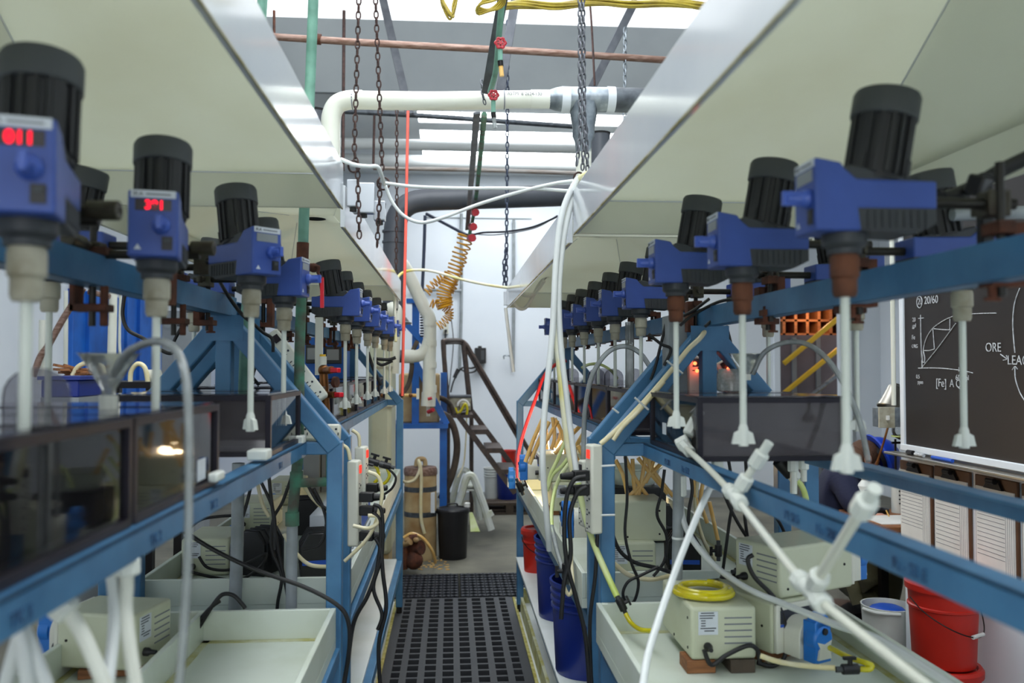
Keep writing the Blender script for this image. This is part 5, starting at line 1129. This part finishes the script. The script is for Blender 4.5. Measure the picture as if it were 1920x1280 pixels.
px_tube('white_tube', 'cream tube hanging from the drum top down its front', 'tube', 'cream_tube', .013, [(784,862,6.84),(788,872,6.82),(790,900,6.82),(789,940,6.82),(790,975,6.82),(796,1000,6.82)])
px_tube('white_tube', 'cream tube drooping sideways from the drum top', 'tube', 'cream_tube', .012, [(784,864,6.83),(787,880,6.82),(778,898,6.81),(764,904,6.8),(752,900,6.75)])
t = thing('sump_pump', 'rusty corroded sump pump lying at the drum foot', 'pump', P(772,1062,6.55))
b_ = MB(); b_.cyl(P(755,1030,6.6), P(790,1026,6.5), .055, n=14); b_.ell(P(776,1050,6.5), (.07,.06,.07)); b_.cyl(P(768,1010,6.5), P(783,1008,6.5), .035); b_.make('body', 'rust', t); 
b2 = MB(); b2.ell(P(765,1013,6.48), (.03,.03,.025)); b2.ell(P(780,1012,6.45), (.022,.02,.02)); b2.cyl(P(757,1020,6.5), P(770,1016,6.45), .022); b2.make('stained_fitting', 'drum_tan', t)
MB().tube([P(757,1008,6.5), P(772,1000,6.5), P(792,1008,6.5), P(808,1028,6.5), P(815,1046,6.55), P(816,1054,6.6)], .012).make('bent_tube', 'amber_tube', t)
MB().lathe([(.04,0),(.05,.10),(.04,.16)], P(755,1066,6.5), n=14).make('foot', 'chuck_rust', t)
sp_ = MB(); random.seed(11)
for k in range(46):
    x = random.uniform(785,840); y = random.uniform(1040,1068); q = P(x, y, 1); dd = 1.55/((1.55-q.z)) ; c_ = P(x,y,dd); a = random.uniform(0,6.3); l = random.uniform(.01,.035); sp_.bx(c_.x-l*.5, c_.x+l*.5, c_.y-.006, c_.y+.006, 0, .004)
o = sp_.make('wood_shavings', 'amber_tube'); o['kind'] = 'stuff'; tag(o, 'scattered tan shavings on the wet concrete by the pump', 'shavings')
t = thing('step_stool', 'white folding step stool behind the black bucket', 'stool', P(890,995,7.6))
f_ = MB(); f_.tube([P(852,968,7.5), P(866,925,7.5), P(874,897,7.5), P(880,891,7.5), P(886,893,7.5), P(892,905,7.5), P(908,950,7.5), P(921,993,7.5)], .033, 8, 4); f_.make('front_frame', 'stool_white', t)
f_ = MB(); f_.tube([P(846,945,7.95), P(856,905,7.95), P(862,886,7.95), P(870,881,7.95), P(878,886,7.95), P(886,905,7.95), P(896,950,7.95), P(900,975,7.95)], .028, 8, 4); f_.make('rear_frame', 'stool_white', t)
for x0, x1, y in ((866,890,921), (873,896,917)): a = P(x0,y,7.5); b = P(x1,y-7,7.9); MB().bx(a.x, b.x, 7.52, 7.95, a.z, a.z+.03).make('step', 'stool_white', t)
a = P(876,997,7.5); MB().bar(P(914,966,7.5), P(924,960,7.5), .04, .05).make('latch', 'stool_white', t)
tag(MB().slab([P(886,960,7.6), P(900,996,7.5), P(882,996,7.5), P(880,960,7.6)], .015).make('lime_board', 'lime_tube'), 'lime-stained board leaning beside the black bucket', 'board')
t = thing('pallet', 'grey wooden pallet lying before the back wall under the ladder', 'pallet', P(930,950,9.2))
for z, y0 in ((0,9.0),(.10,9.0)): 
    for k in range(4): MB().bx(.30, .95, 8.95+k*.17, 9.07+k*.17, z, z+.025).make('board', 'wood_dark', t)
for x in (.30, .58, .87): MB().bx(x, x+.08, 8.95, 9.58, .025, .10).make('bearer', 'wood_dark', t)
q = P(922,930,9.3); bucket('white bucket standing on the pallet under the ladder', (q.x, 9.3, .125), .085, .33, 'bucket_white', handle=False)
a = P(931,920,9.3); b = P(972,868,9.3); bucket('big blue tub on the pallet under the ladder', ((a.x+b.x)/2, 9.25, .125), .125, .33, 'bucket_blue', 'bucket_blue', handle=False, ridges=0)
bucket('red pail standing on the big blue tub', ((a.x+b.x)/2+.01, 9.25, .475), .085, .17, 'bucket_red', handle=False, ridges=0)
# back wall fittings
for lab, pts in (('grey conduit running down the back wall beside the outlet', [(865,400,9.96),(865,560,9.96),(862,690,9.96)]), ('thin conduit on the back wall at the far hood corner', [(963,412,9.96),(963,560,9.96),(962,690,9.96)]), ('bare conduit along the back wall at shoulder height', [(770,542,9.95),(865,545,9.95)])):
    px_tube('wall_conduit', lab, 'conduit', 'pvc_light_grey', .018, pts)
t = thing('wall_outlet', 'white wall outlet with black plug on the back wall', 'outlet', P(836,625,9.95)); a = P(831,626,9.95); b = P(841,604,9.95); MB().bx(a.x, b.x, 9.93, 9.99, a.z, b.z).make('plate', 'pump_white', t, bevel=.004); MB().bx(a.x+.015, a.x+.045, 9.90, 9.93, a.z+.02, a.z+.05).make('plug', 'black_plastic', t)
t = thing('control_box', 'black control box on the back wall above the handrail', 'control box', P(900,682,9.95)); a = P(890,681,9.9); b = P(911,652,9.9); MB().bx(a.x, b.x, 9.82, 9.99, a.z, b.z).make('case', 'black_plastic', t, bevel=.006); MB().bx(a.x+.04, a.x+.08, 9.83, 9.98, b.z, b.z+.02).make('knob', 'black_rubber', t); MB().bx(a.x+.07, a.x+.11, 9.815, 9.82, a.z+.04, a.z+.15).make('dial_plate', 'motor_cap', t)
for lab, pts, r in (('black cable from the outlet down the back wall', [(835,620,9.85),(836,680,9.85),(838,720,9.8),(842,745,9.6)], .008), ('black cable drooping from the control box', [(897,685,9.9),(890,696,9.9),(875,698,9.9),(862,690,9.9)], .010), ('second black cable from the control box to the wall splice', [(900,684,9.9),(884,690,9.9),(868,689,9.9),(858,700,9.9),(850,716,9.85),(845,735,9.8)], .010), ('thin grey wire wandering down the back wall', [(845,590,9.96),(850,640,9.96),(845,700,9.96),(840,740,9.96)], .005)):
    px_tube('power_cable', lab, 'cable', 'black_rubber', r, pts, n=6)
tag(MB().cyl(P(859,692,9.88), P(852,708,9.86), .022).make('cable_splice', 'black_plastic'), 'black cable splice hanging on the back wall', 'splice')
t = thing('wall_hook', 'small wire hook bracket on the back wall under the hanging tube', 'hook', P(950,668,9.95)); MB().tube([P(945,672,9.97), P(945,667,9.85), P(955,667,9.85), P(958,672,9.97)], .008).make('bracket', 'galvanised', t)
struct('trim_3', MB().bx(-.3, .95, 9.985, 9.999, 3.29, 3.30), 'box_grey'); 
tag(MB().cyl(P(1185,395,8.0), P(1185,360,8.0), .10, n=20).make('roof_pipe', 'pvc_grey'), 'dark pipe stub rising behind the far hood', 'pipe') if 0 else None
# ------------------------------------------------------------------ side wall by the blue panels
def xw(px, py, X): r = P(px, py, 1)-CAM; return CAM+r*(X/r.x)
XL = -3.2
def wallbox(name, label, cat, px0, px1, py0, py1, m, dep=.04, ribs=0, rm=None):
    ya, yb = xw(px0,700,XL).y, xw(px1,700,XL).y; ym = ya
    zb_ = 1.55-(py1-687)/1600*ya; zt_ = 1.55-(py0-687)/1600*ya
    t = thing(name, label, cat, (XL+dep/2, (ya+yb)/2, zb_)); MB().bx(XL+.002, XL+dep, ya, yb, max(0,zb_), zt_).make('panel', m, t, bevel=.004)
    for k in range(ribs):
        y = ya+(yb-ya)*(k+.5)/ribs; MB().bx(XL+dep, XL+dep+.03, y-.03, y+.03, max(0,zb_), zt_).make('rib', rm or m, t)
    return t
wallbox('wall_panel', 'bright blue wall panel before the grey cabinet', 'wall panel', 124, 222, 545, 1000, 'wall_blue', .05, 2)
wallbox('wall_panel', 'second bright blue wall panel, next to the grey cabinet', 'wall panel', 226, 300, 552, 1000, 'wall_blue', .06, 2)
t = thing('grey_cabinet', 'grey electrical cabinet standing beyond the blue wall panels', 'cabinet', (-2.6, 8.2, 0)); a = P(302,700,8.0); b = P(368,700,8.0)
MB().bx(a.x, b.x, 8.0, 8.5, 0, P(330,582,8.0).z).make('body', 'grey_cabinet', t, bevel=.01); MB().bx(a.x+.11, b.x-.01, 7.985, 8.0, .3, P(330,586,8.0).z).make('door', 'box_grey', t, bevel=.004); MB().bx(a.x+.14, a.x+.26, 7.978, 7.986, P(330,612,8).z, P(330,612,8).z+.02).make('handle', 'motor_cap', t); MB().cyl((a.x+.055,8.0,P(330,608,8).z), (a.x+.055,7.99,P(330,608,8).z), .035).make('knockout', 'box_grey', t)
for lab, pts, r, m in (('white upright pipe before the blue wall panels', [(212,520,6.0),(211,600,6.0),(208,720,6.0)], .030, 'pvc_white'), ('brown diagonal copper pipe across the pale wall', [(156,540,5.8),(120,595,5.8),(92,645,5.8),(76,668,5.8),(62,705,5.8)], .022, 'pipe_rust'), ('short brown pipe piece above the blue wall panels', [(166,547,5.9),(206,556,5.9)], .018, 'pipe_rust'), ('thin white conduit beside the first blue wall panel', [(124,545,6.4),(123,700,6.4)], .016, 'pvc_white'), ('white corrugated pipe on the pale wall beside the diagonal pipe', [(82,600,5.9),(80,720,5.9)], .03, 'pvc_white'), ('white thin conduit in the middle of the blue wall panels', [(226,550,6.2),(224,640,6.2),(228,690,6.2)], .010, 'pvc_white')):
    px_tube('wall_pipe', lab, 'pipe', m, r, pts)
t = thing('side_table', 'dark workbench with clutter before the blue wall panels', 'table', P(215,900,4.2)); a = P(135,716,4.2); b = P(292,716,4.2); MB().bx(a.x, b.x, 4.2, 4.7, a.z-.03, a.z).make('top', 'metal_dark', t)
for x in (a.x+.03, b.x-.03):
    for y in (4.23, 4.67): MB().bx(x-.02, x+.02, y-.02, y+.02, 0, a.z-.03).make('leg', 'metal_dark', t)
r_ = MB(); random.seed(5)
for k in range(14): 
    q = P(random.uniform(125,175), random.uniform(694,708), 4.35); u_ = V((random.uniform(-.12,.12), random.uniform(-.1,.1), random.uniform(-.015,.03))); r_.bar(q-u_, q+u_, .04, .012)
tag(r_.make('bark_scraps', 'wood'), 'heap of brown bark scraps on the dark workbench', 'scraps')
for lab, pts in (('beige hose arching beside the funnel on the workbench', [(136,704,4.3),(146,688,4.3),(165,680,4.3),(190,686,4.3),(196,700,4.3)]), ('beige hose loop behind the second shaft on the workbench', [(244,722,4.3),(246,696,4.3),(258,682,4.3),(272,690,4.3),(278,722,4.3)])): px_tube('beige_hose', lab, 'hose', 'cream_tube', .012, pts)
tag(MB().cyl(P(278,706,4.35), P(300,706,4.35), .035, n=18).make('canister', 'pump_white'), 'white canister lying on the dark workbench', 'canister')
a = P(76,745,3.6); b = P(148,712,3.6); t = thing('blue_crate', 'dark blue crate behind the shaft beside the diagonal pipe', 'crate', a); MB().bx(a.x, b.x, 3.6, 3.9, a.z, b.z).make('body', 'bucket_blue', t, bevel=.006); MB().bx(a.x-.01, b.x+.01, 3.59, 3.91, b.z, b.z+.015).make('rim', 'bucket_blue', t); MB().bx(a.x, b.x, 3.6, 3.9, 0, a.z).make('stand', 'grey_cabinet', t)
# ------------------------------------------------------------------ stair room beyond the doorway
t = thing('warm_shelving', 'brown warm-lit shelving seen through the doorway', 'shelving', P(1540,600,11.8))
sh = MB()
for k in range(7): x = P(1470+k*22,600,11.6).x; MB().bx(x-.02, x+.02, 11.6, 12.1, 1.55-(628-687)/1600*11.6, 2.6).make('upright', 'wood', t)
for y in (575, 600, 626): z = P(1540,y,11.6).z; MB().bx(P(1462,y,11.6).x, P(1612,y,11.6).x, 11.6, 12.1, z-.02, z+.01).make('shelf', 'wood', t)
MB().bx(P(1462,600,12).x, P(1612,600,12).x, 12.1, 12.15, .0, 2.6).make('back', 'warm_shelf', t)
light('shelf_lamp', 'POINT', P(1530,600,11.3)+V((0,0,.1)), 14, (1, .55, .28), .1)
t = thing('stair_screen', 'grey sheet-steel screen under the yellow handrails', 'screen', P(1540,800,11.4)); MB().bx(P(1462,700,11.2).x, P(1612,700,11.2).x, 11.2, 11.25, 0, P(1540,628,11.2).z).make('sheet', 'room_grey', t)
for x in (1490, 1535): q = P(x,700,11.17); MB().bx(q.x-.03, q.x+.03, 11.17, 11.2, 0, P(x,632,11.2).z).make('stile', 'grey_cabinet', t)
for lab, a, b in (('upper yellow handrail beyond the doorway', (1470,681,10.9), (1612,563,10.9)), ('lower yellow handrail beyond the doorway', (1470,737,10.9), (1612,622,10.9))): px_tube('yellow_handrail', lab, 'handrail', 'rail_yellow', .034, [a, b], n=10)
px_tube('grey_handrail', 'pale slanting bar below the yellow handrails', 'bar', 'galvanised', .03, [(1520,742,10.95),(1612,668,10.95)], n=10)
tag(MB().bx(P(1541,745,10.8).x, P(1612,745,10.8).x, 10.8, 11.0, P(1541,748,10.8).z, P(1541,741,10.8).z).make('stair_nosing', 'rail_yellow'), 'yellow edged stair step beyond the doorway', 'step')
# ------------------------------------------------------------------ blackboard
XB = 2.198
def W(px, py, off=0): return xw(px, py, XB-off)
t = thing('blackboard', 'blackboard with chalk graph and the words ORE and LEACH', 'blackboard', W(1800,840))
y1 = W(1708,700).y; zb_ = W(1708,832).z
MB().bx(2.17, 2.199, 2.2, y1, zb_, 2.3).make('slate', 'board_black', t)
MB().bx(2.16, 2.199, y1, y1+.035, zb_-.03, 2.3).make('frame', 'wall_paint', t, bevel=.003); MB().bx(2.155, 2.199, 2.2, y1+.03, zb_-.03, zb_).make('frame', 'wall_paint', t, bevel=.003)
yz = W(1693,845); MB().bx(2.10, 2.17, 2.2, yz.y, yz.z-.012, yz.z).make('chalk_tray', 'lamp_metal', t, bevel=.003)
def ch(px, py): return xw(px, py, 2.1685)
st = MB()
def stroke(*pts, r=.0022): st.tube([ch(*p) for p in pts], r, 5, 5)
stroke((1726,590),(1727,640),(1729,690)); stroke((1722,597),(1732,596))
stroke((1722,690),(1760,690),(1800,694),(1824,699)); stroke((1798,688),(1798,696))
stroke((1729,688),(1732,650),(1741,626),(1758,608),(1790,592),(1830,588),(1868,587))
stroke((1729,688),(1760,650),(1792,606)); stroke((1731,657),(1742,657),(1752,654)); stroke((1752,654),(1749,616)); stroke((1749,616),(1770,618),(1781,618)); stroke((1781,618),(1781,597)); stroke((1731,657),(1734,670),(1733,680)); stroke((1729,679),(1734,679))
stroke((1912,540),(1902,570),(1899,610),(1903,661)); stroke((1903,688),(1904,710),(1912,735),(1922,752)); stroke((1898,693),(1903,687),(1908,692))
stroke((1876,664),(1887,672)); stroke((1887,666),(1888,673),(1881,675))
ang = [ (1724+5*math.cos(a), 566+11*math.sin(a)) for a in (2*PI*k/14 for k in range(15))]; stroke(*ang)
st.make('chalk_drawing', 'chalk', t)
def chalk(s, px, py, size):
    o_ = ch(px, py); m = frame(o_+V((-.001,0,0)), (0,-1,-.02), (0,0,1)); text(s, size, m, 'chalk', t, 'chalk_writing', .0006)
for s_, px, py, sz in (('20', 1721,571,.042), ('20/60',1733,570,.050), ('20',1711,603,.028), ('gpl',1711,614,.028), ('Fe',1710,636,.030), ('ORG',1710,652,.024), ('0.5',1718,709,.026), ('ppm',1721,719,.026), ('60',1792,712,.034), ('gpl',1808,712,.030), ('[Fe]',1755,724,.052), ('A Q',1781,725,.048), ('ORE',1848,659,.052), ('LEACH',1889,683,.052)): chalk(s_, px, py, sz)
for lab, a, b, r, m in (('black board marker lying in the chalk tray', (1702,842), (1712,844), .011, 'black_plastic'), ('white chalk stick lying in the chalk tray', (1716,846), (1732,849), .008, 'chalk'), ('blue chalk holder lying in the chalk tray', (1748,853), (1786,859), .008, 'box_print_blue')):
    p = xw(a[0], a[1], 2.135); q = xw(b[0], b[1], 2.135); z = yz.z+r; tag(MB().cyl((p.x,p.y,z), (q.x,q.y,z), r, n=10).make('chalk_stick', m), lab, 'chalk')
# clipboards
for i, (x0, x1, yt_, yb_, lab) in enumerate(((1692,1751,861,1010,'clipboard with ruled form, nearest the panel corner'), (1756,1823,872,1050,'clipboard with ruled form, second from the panel corner'), (1833,1912,888,1072,'clipboard with ruled form, third from the panel corner'), (1920,2010,906,1100,'clipboard cut by the photo edge, fourth from the panel corner'))):
    ya, yb2 = W(x0,900).y, W(x1,900).y; zt_ = W(x0,yt_).z; zl = W(x0,yb_).z
    t = thing('clipboard', lab, 'clipboard', (2.19, (ya+yb2)/2, zl))
    MB().bx(2.186, 2.198, yb2, ya, zl+.01, zt_).make('board', 'clipboard_brown', t, bevel=.003)
    pp = MB().bx(2.181, 2.1865, yb2+.012, ya-.012, zl, zt_-.045).make('paper', 'paper', t)
    ln = MB(); 
    for k in range(15): z = zt_-.07-k*(zt_-zl-.14)/15; ln.bx(2.1805, 2.1812, yb2+.07+.0*k, ya-.02, z, z+.0022)
    for k in range(5): y = yb2+.016+k*.012; ln.bx(2.1805, 2.1812, y, y+.0015, zl+.03, zt_-.08)
    ln.bx(2.1803, 2.1812, yb2+.035, yb2+.06, zt_-.13, zt_-.09); ln.make('ruled_lines', 'ink_grey', pp)
    ym = (ya+yb2)/2; c_ = MB(); c_.prism([(ym-.06, zt_-.045), (ym+.06, zt_-.045), (ym+.03, zt_-.005), (ym-.03, zt_-.005)], 2.172, 2.185, 'x'); c_.lathe([(.012,0),(.012,.05)], (2.168, ym-.025, zt_-.012), (0,1,0)); c_.make('clip', 'metal_dark', t, bevel=.002)
# panel end fittings
t = thing('switch_box', 'grey switch box on the panel end beside the blackboard', 'switch', W(1688,803)); p = xw(1678,802,2.13); q = xw(1678,765,2.13)
MB().bx(2.08, 2.20, 4.022, 4.09, p.z, q.z).make('box', 'galvanised', t, bevel=.003); MB().bx(2.075, 2.155, 4.012, 4.023, p.z-.003, q.z+.003).make('plate', 'chuck_beige', t, bevel=.002); MB().bx(2.108, 2.12, 3.998, 4.013, (p.z+q.z)/2-.012, (p.z+q.z)/2+.01).make('toggle', 'paper', t)
tag(MB().cyl((2.17,4.05,q.z+.01), (2.17,4.05,3.0), .011).make('wall_conduit', 'pvc_white'), 'white conduit rising from the grey switch box', 'conduit')
# ------------------------------------------------------------------ work desk and person beyond the panel
dz = .765
t = thing('work_desk', 'brown work desk behind the clipboards where the person writes', 'desk', (2.5, 4.3, 0)); MB().bx(2.13, 3.0, 4.06, 4.58, dz-.03, dz).make('top', 'wood', t, bevel=.003)
for x in (2.36, 2.96):
    for y in (4.10, 4.54): MB().bx(x-.02, x+.02, y-.02, y+.02, 0, dz-.03).make('leg', 'metal_dark', t)
tag(MB().bx(2.14, 2.42, 4.12, 4.36, dz, dz+.004).make('paper_sheet', 'paper'), 'white paper sheet under the writing hand', 'paper')
def bottle(label, px, py, d, h, r, m):
    c = P(px, py, d); c.z = dz; t = thing('bottle', label, 'bottle', c); MB().lathe([(r,0),(r,h*.7),(r*.4,h*.85),(r*.4,h*.9)], c, n=18).make('body', m, t); MB().lathe([(r*.46,h*.88),(r*.46,h)], c, n=14).make('cap', 'pump_white', t)
    l_ = MB(); 
    for k in range(4): l_.bx(c.x-r*.5, c.x+r*.4, c.y-r-.001, c.y-r*.85, h*.25+dz+k*.022, h*.25+dz+k*.022+.007)
    l_.make('writing', 'ink', t)
bottle('white bottle with handwriting on the desk by the clipboards', 1686, 950, 4.46, .20, .040, 'bucket_white'); bottle('white bottle behind the tilted white nut on the desk', 1622, 950, 4.50, .20, .040, 'bucket_white')
t = thing('desk_lamp', 'brushed metal desk lamp with a cone shade', 'lamp', P(1656,900,4.45))
ax = (P(1667,768,4.34)-P(1678,724,4.36)).normalized(); c = P(1679,722,4.36)
MB().lathe([(.02,0),(.035,.01),(.042,.04),(.055,.09),(.055+.012,.125),(.064,.13),(.05,.09),(.036,.045)], c, ax, 22, cap=False).make('shade', 'lamp_metal', t); MB().lathe([(.001,-.012),(.022,-.006),(.022,.006)], c, ax, 16).make('cap', 'lamp_metal', t)
MB().tube([P(1675,765,4.48), P(1665,800,4.42), P(1655,835,4.45), P(1640,880,4.48)], .006).make('arm', 'brass', t); MB().bar(P(1684,732,4.36), P(1691,734,4.36), .02, .02).make('joint', 'metal_dark', t)
MB().lathe([(.07,0),(.07,.02),(.01,.03),(.008,.14)], V((P(1640,880,4.48).x,4.48,dz)), n=18).make('base', 'metal_dark', t)
t = thing('flask', 'round glass flask with green ring on a clamp stand', 'flask', P(1690,805,4.48)); c = P(1692,806,4.48); MB().ell(c, .055).make('glass', 'glass', t); MB().lathe([(.056,-.012),(.058,-.008),(.056,-.004)], c+V((0,0,-.025)), n=20, cap=False).make('green_ring', 'lime_tube', t)
MB().cyl((c.x-.03,4.50,dz), (c.x-.03,4.50,c.z-.05), .006).make('stand_rod', 'metal_dark', t); MB().bar((c.x-.05,4.50,c.z-.07), (c.x+.03,4.50,c.z-.07), .012, .012).make('clamp', 'metal_dark', t)
t = thing('white_pail', 'white pail with blue rags below the desk', 'bucket', P(1664,1160,4.2)); c = P(1664,1150,4.2); c.z = 0
MB().lathe([(.10,0),(.125,.34),(.128,.35),(.121,.35),(.095,.02)], c, n=26).make('pail', 'bucket_white', t); MB().ell(c+V((0,0,.32)), (.09,.09,.03)).make('blue_rag', 'box_print_blue', t); MB().tube([c+V((-.125,0,.33)), c+V((-.10,-.09,.335)), c+V((0,-.13,.335))], .009).make('grip', 'bucket_white', t)
# person: seated, bent over the desk
def skin(name, pts, edges, mt, parent=None, root=0, sub=2):
    me = bpy.data.meshes.new(name); off = OFF[parent.name] if parent else V((0,0,0))
    me.from_pydata([tuple(V(p[0])-off) for p in pts], edges, []); me.update()
    o = bpy.data.objects.new(name, me); COL.objects.link(o); OFF[o.name] = off
    if parent: o.parent = parent
    s_ = o.modifiers.new('skin', 'SKIN'); s_.use_smooth_shade = True
    if not me.skin_vertices: me.attributes
    lay = me.skin_vertices[0] if len(me.skin_vertices) else None
    if lay:
        for i, p in enumerate(pts):
            r = p[1]; r = (r, r) if isinstance(r, (int, float)) else r
            lay.data[i].radius = r; lay.data[i].use_root = i == root
    sb = o.modifiers.new('sub', 'SUBSURF'); sb.levels = sub; sb.render_levels = sub
    me.materials.append(M[mt]); return o
# ------------------------------------------------------------------ the person at the desk
D2 = 4.80
pe = thing('person', 'person in navy jacket, khaki trousers and blue hard hat bent over the desk', 'person', (P(1600,1040,D2).x, 4.80, 0))
def pp(px, py, d): return P(px, py, d)
hip, sp1, chest, nk, hd0, hd1 = pp(1572,1050,D2), pp(1562,985,D2), pp(1566,900,D2), pp(1590,868,D2-.02), pp(1612,858,D2-.02), pp(1648,856,D2-.02)
k1, a1, k2, a2 = pp(1672,1062,D2-.12), pp(1640,1195,D2-.05), pp(1660,1066,D2+.22), pp(1622,1195,D2+.2)
body = [(hip,.09),(sp1,.09),(chest,.09),(nk,.065),(hd0,.085),(hd1,.085),
        (pp(1580,897,D2-.19),.03),(pp(1600,948,D2-.32),.03),(pp(1628,962,D2-.38),.033),(pp(1640,966,D2-.40),.026),
        (pp(1575,897,D2+.2),.03),(pp(1610,948,D2+.25),.03),(pp(1660,962,D2+.15),.034)]
o = skin('body', body, [(0,1),(1,2),(2,3),(3,4),(4,5),(2,6),(6,7),(7,8),(8,9),(2,10),(10,11),(11,12)], 'skin', pe)
jk = [(hip+V((0,0,-.02)),.165),(sp1,.175),(chest,.185),(pp(1582,878,D2-.01),.10),(pp(1580,897,D2-.19),.085),(pp(1600,946,D2-.32),.065),(pp(1612,956,D2-.34),.05),(pp(1575,897,D2+.2),.085),(pp(1610,946,D2+.25),.065),(pp(1645,958,D2+.2),.05)]
skin('jacket', jk, [(0,1),(1,2),(2,3),(2,4),(4,5),(5,6),(2,7),(7,8),(8,9)], 'navy_cloth', pe)
tr = [(hip+V((0,0,-.10)),.165),(pp(1610,1072,D2-.12),.115),(k1,.095),(pp(1655,1130,D2-.09),.085),(a1,.07),(pp(1610,1076,D2+.15),.115),(k2,.095),(pp(1640,1130,D2+.2),.085),(a2,.07)]
skin('trousers', tr, [(0,1),(1,2),(2,3),(3,4),(0,5),(5,6),(6,7),(7,8)], 'khaki_cloth', pe)
for a, lab in ((a1,''), (a2,'')):
    b_ = MB(); b_.ell(V((a.x+.06, a.y-.02, .045)), (.14,.05,.045)); b_.cyl(V((a.x,a.y,.05)), V((a.x,a.y,a.z)), .06); b_.make('boot', 'metal_dark', pe)
hr = MB(); hr.ell(pp(1620,851,D2-.01), (.085,.10,.085)); hr.ell(pp(1603,858,D2-.02), (.06,.09,.07)); hr.make('hair', 'hair_brown', pe)
fc = MB(); f0 = pp(1640,878,D2-.03); fc.ell(f0, (.02,.018,.03)); fc.make('nose', 'skin', pe)
er = MB(); er.ell(pp(1628,862,D2-.115), (.022,.012,.03)); er.make('ear', 'skin', pe)
for dy in (-.035, .03): MB().ell(pp(1648,874,D2+dy), (.010,.010,.008), 8, 6).make('eye', 'paper', pe)
MB().tube([pp(1630,884,D2-.05), pp(1631,886,D2-.02), pp(1630,884,D2+.02)], .006, 6).make('mouth', 'valve_red', pe)
hax = (pp(1678,850,D2-.02)-pp(1636,866,D2-.02)).normalized(); hc = pp(1644,860,D2-.02)
hm = MB(); pr = [(.128*math.cos(a), .13*math.sin(a)) for a in (PI/2*k/9 for k in range(9))]; hm.lathe([(.118,.0)]+pr+[(.004,.131)], hc, hax, 28, cap=False)
he = hm.make('hard_hat', 'helmet_blue', pe)
MB().lathe([(.110,0),(.146,-.004),(.148,.006),(.126,.012)], hc, hax, 28, cap=False).make('brim', 'helmet_blue', he)
MB().lathe([(.095,-.02),(.095,.005)], hc, hax, 22, cap=False).make('headband', 'black_plastic', he)
# hand with five fingers holding a pen
w0 = pp(1640,966,D2-.40); fw = (pp(1668,974,D2-.46)-w0).normalized(); up = V((0,0,1)); sd = fw.cross(up).normalized()
hv = [(w0,.024),(w0+fw*.04,(.034,.017)),(w0+fw*.075,(.036,.015))]; he_ = [(0,1),(1,2)]
for i, (off, L_) in enumerate(((-.028,.065),(-.010,.078),(.010,.074),(.028,.058))):
    b0 = w0+fw*.082+sd*off; n_ = len(hv); hv += [(b0,.0095),(b0+fw*L_*.45-up*.008,.009),(b0+fw*L_*.7-up*.028,.008),(b0+fw*L_*.72-up*.05,.0065)]; he_ += [(2,n_),(n_,n_+1),(n_+1,n_+2),(n_+2,n_+3)]
tb = w0+fw*.03-sd*.035; n_ = len(hv); hv += [(tb,.011),(tb+fw*.04-sd*.012-up*.012,.010),(tb+fw*.075-sd*.004-up*.030,.008)]; he_ += [(1,n_),(n_,n_+1),(n_+1,n_+2)]
skin('hand', hv, he_, 'skin', pe, sub=1)
pb = w0+fw*.12-up*.062; tag(MB().cyl(pb, pb+V((-.05,.02,.12)), .004, n=8).make('pen', 'amber_tube'), 'pale pen held in the writing hand', 'pen')
t = thing('stool_seat', 'dark stool under the person in the navy jacket', 'stool', (hip.x, D2, 0)); MB().lathe([(.17,0),(.18,.02),(.16,.04)], (hip.x, D2, hip.z-.30), n=22).make('seat', 'metal_dark', t)
for k in range(4): a = PI/4+k*PI/2; MB().cyl((hip.x+.2*math.cos(a), D2+.2*math.sin(a), 0), (hip.x+.12*math.cos(a), D2+.12*math.sin(a), hip.z-.29), .014).make('leg', 'metal_dark', t)
# ------------------------------------------------------------------ render settings
sc.view_settings.view_transform = 'Standard'; sc.view_settings.look = 'None'; sc.view_settings.gamma = 1
sc.view_settings.use_curve_mapping = False; sc.view_settings.exposure = 0.0
cy = sc.cycles
cy.use_denoising = True; cy.max_bounces = 8; cy.diffuse_bounces = 4; cy.glossy_bounces = 3; cy.transmission_bounces = 4; cy.transparent_max_bounces = 40
cy.caustics_reflective = False; cy.caustics_refractive = False; cy.sample_clamp_indirect = 4
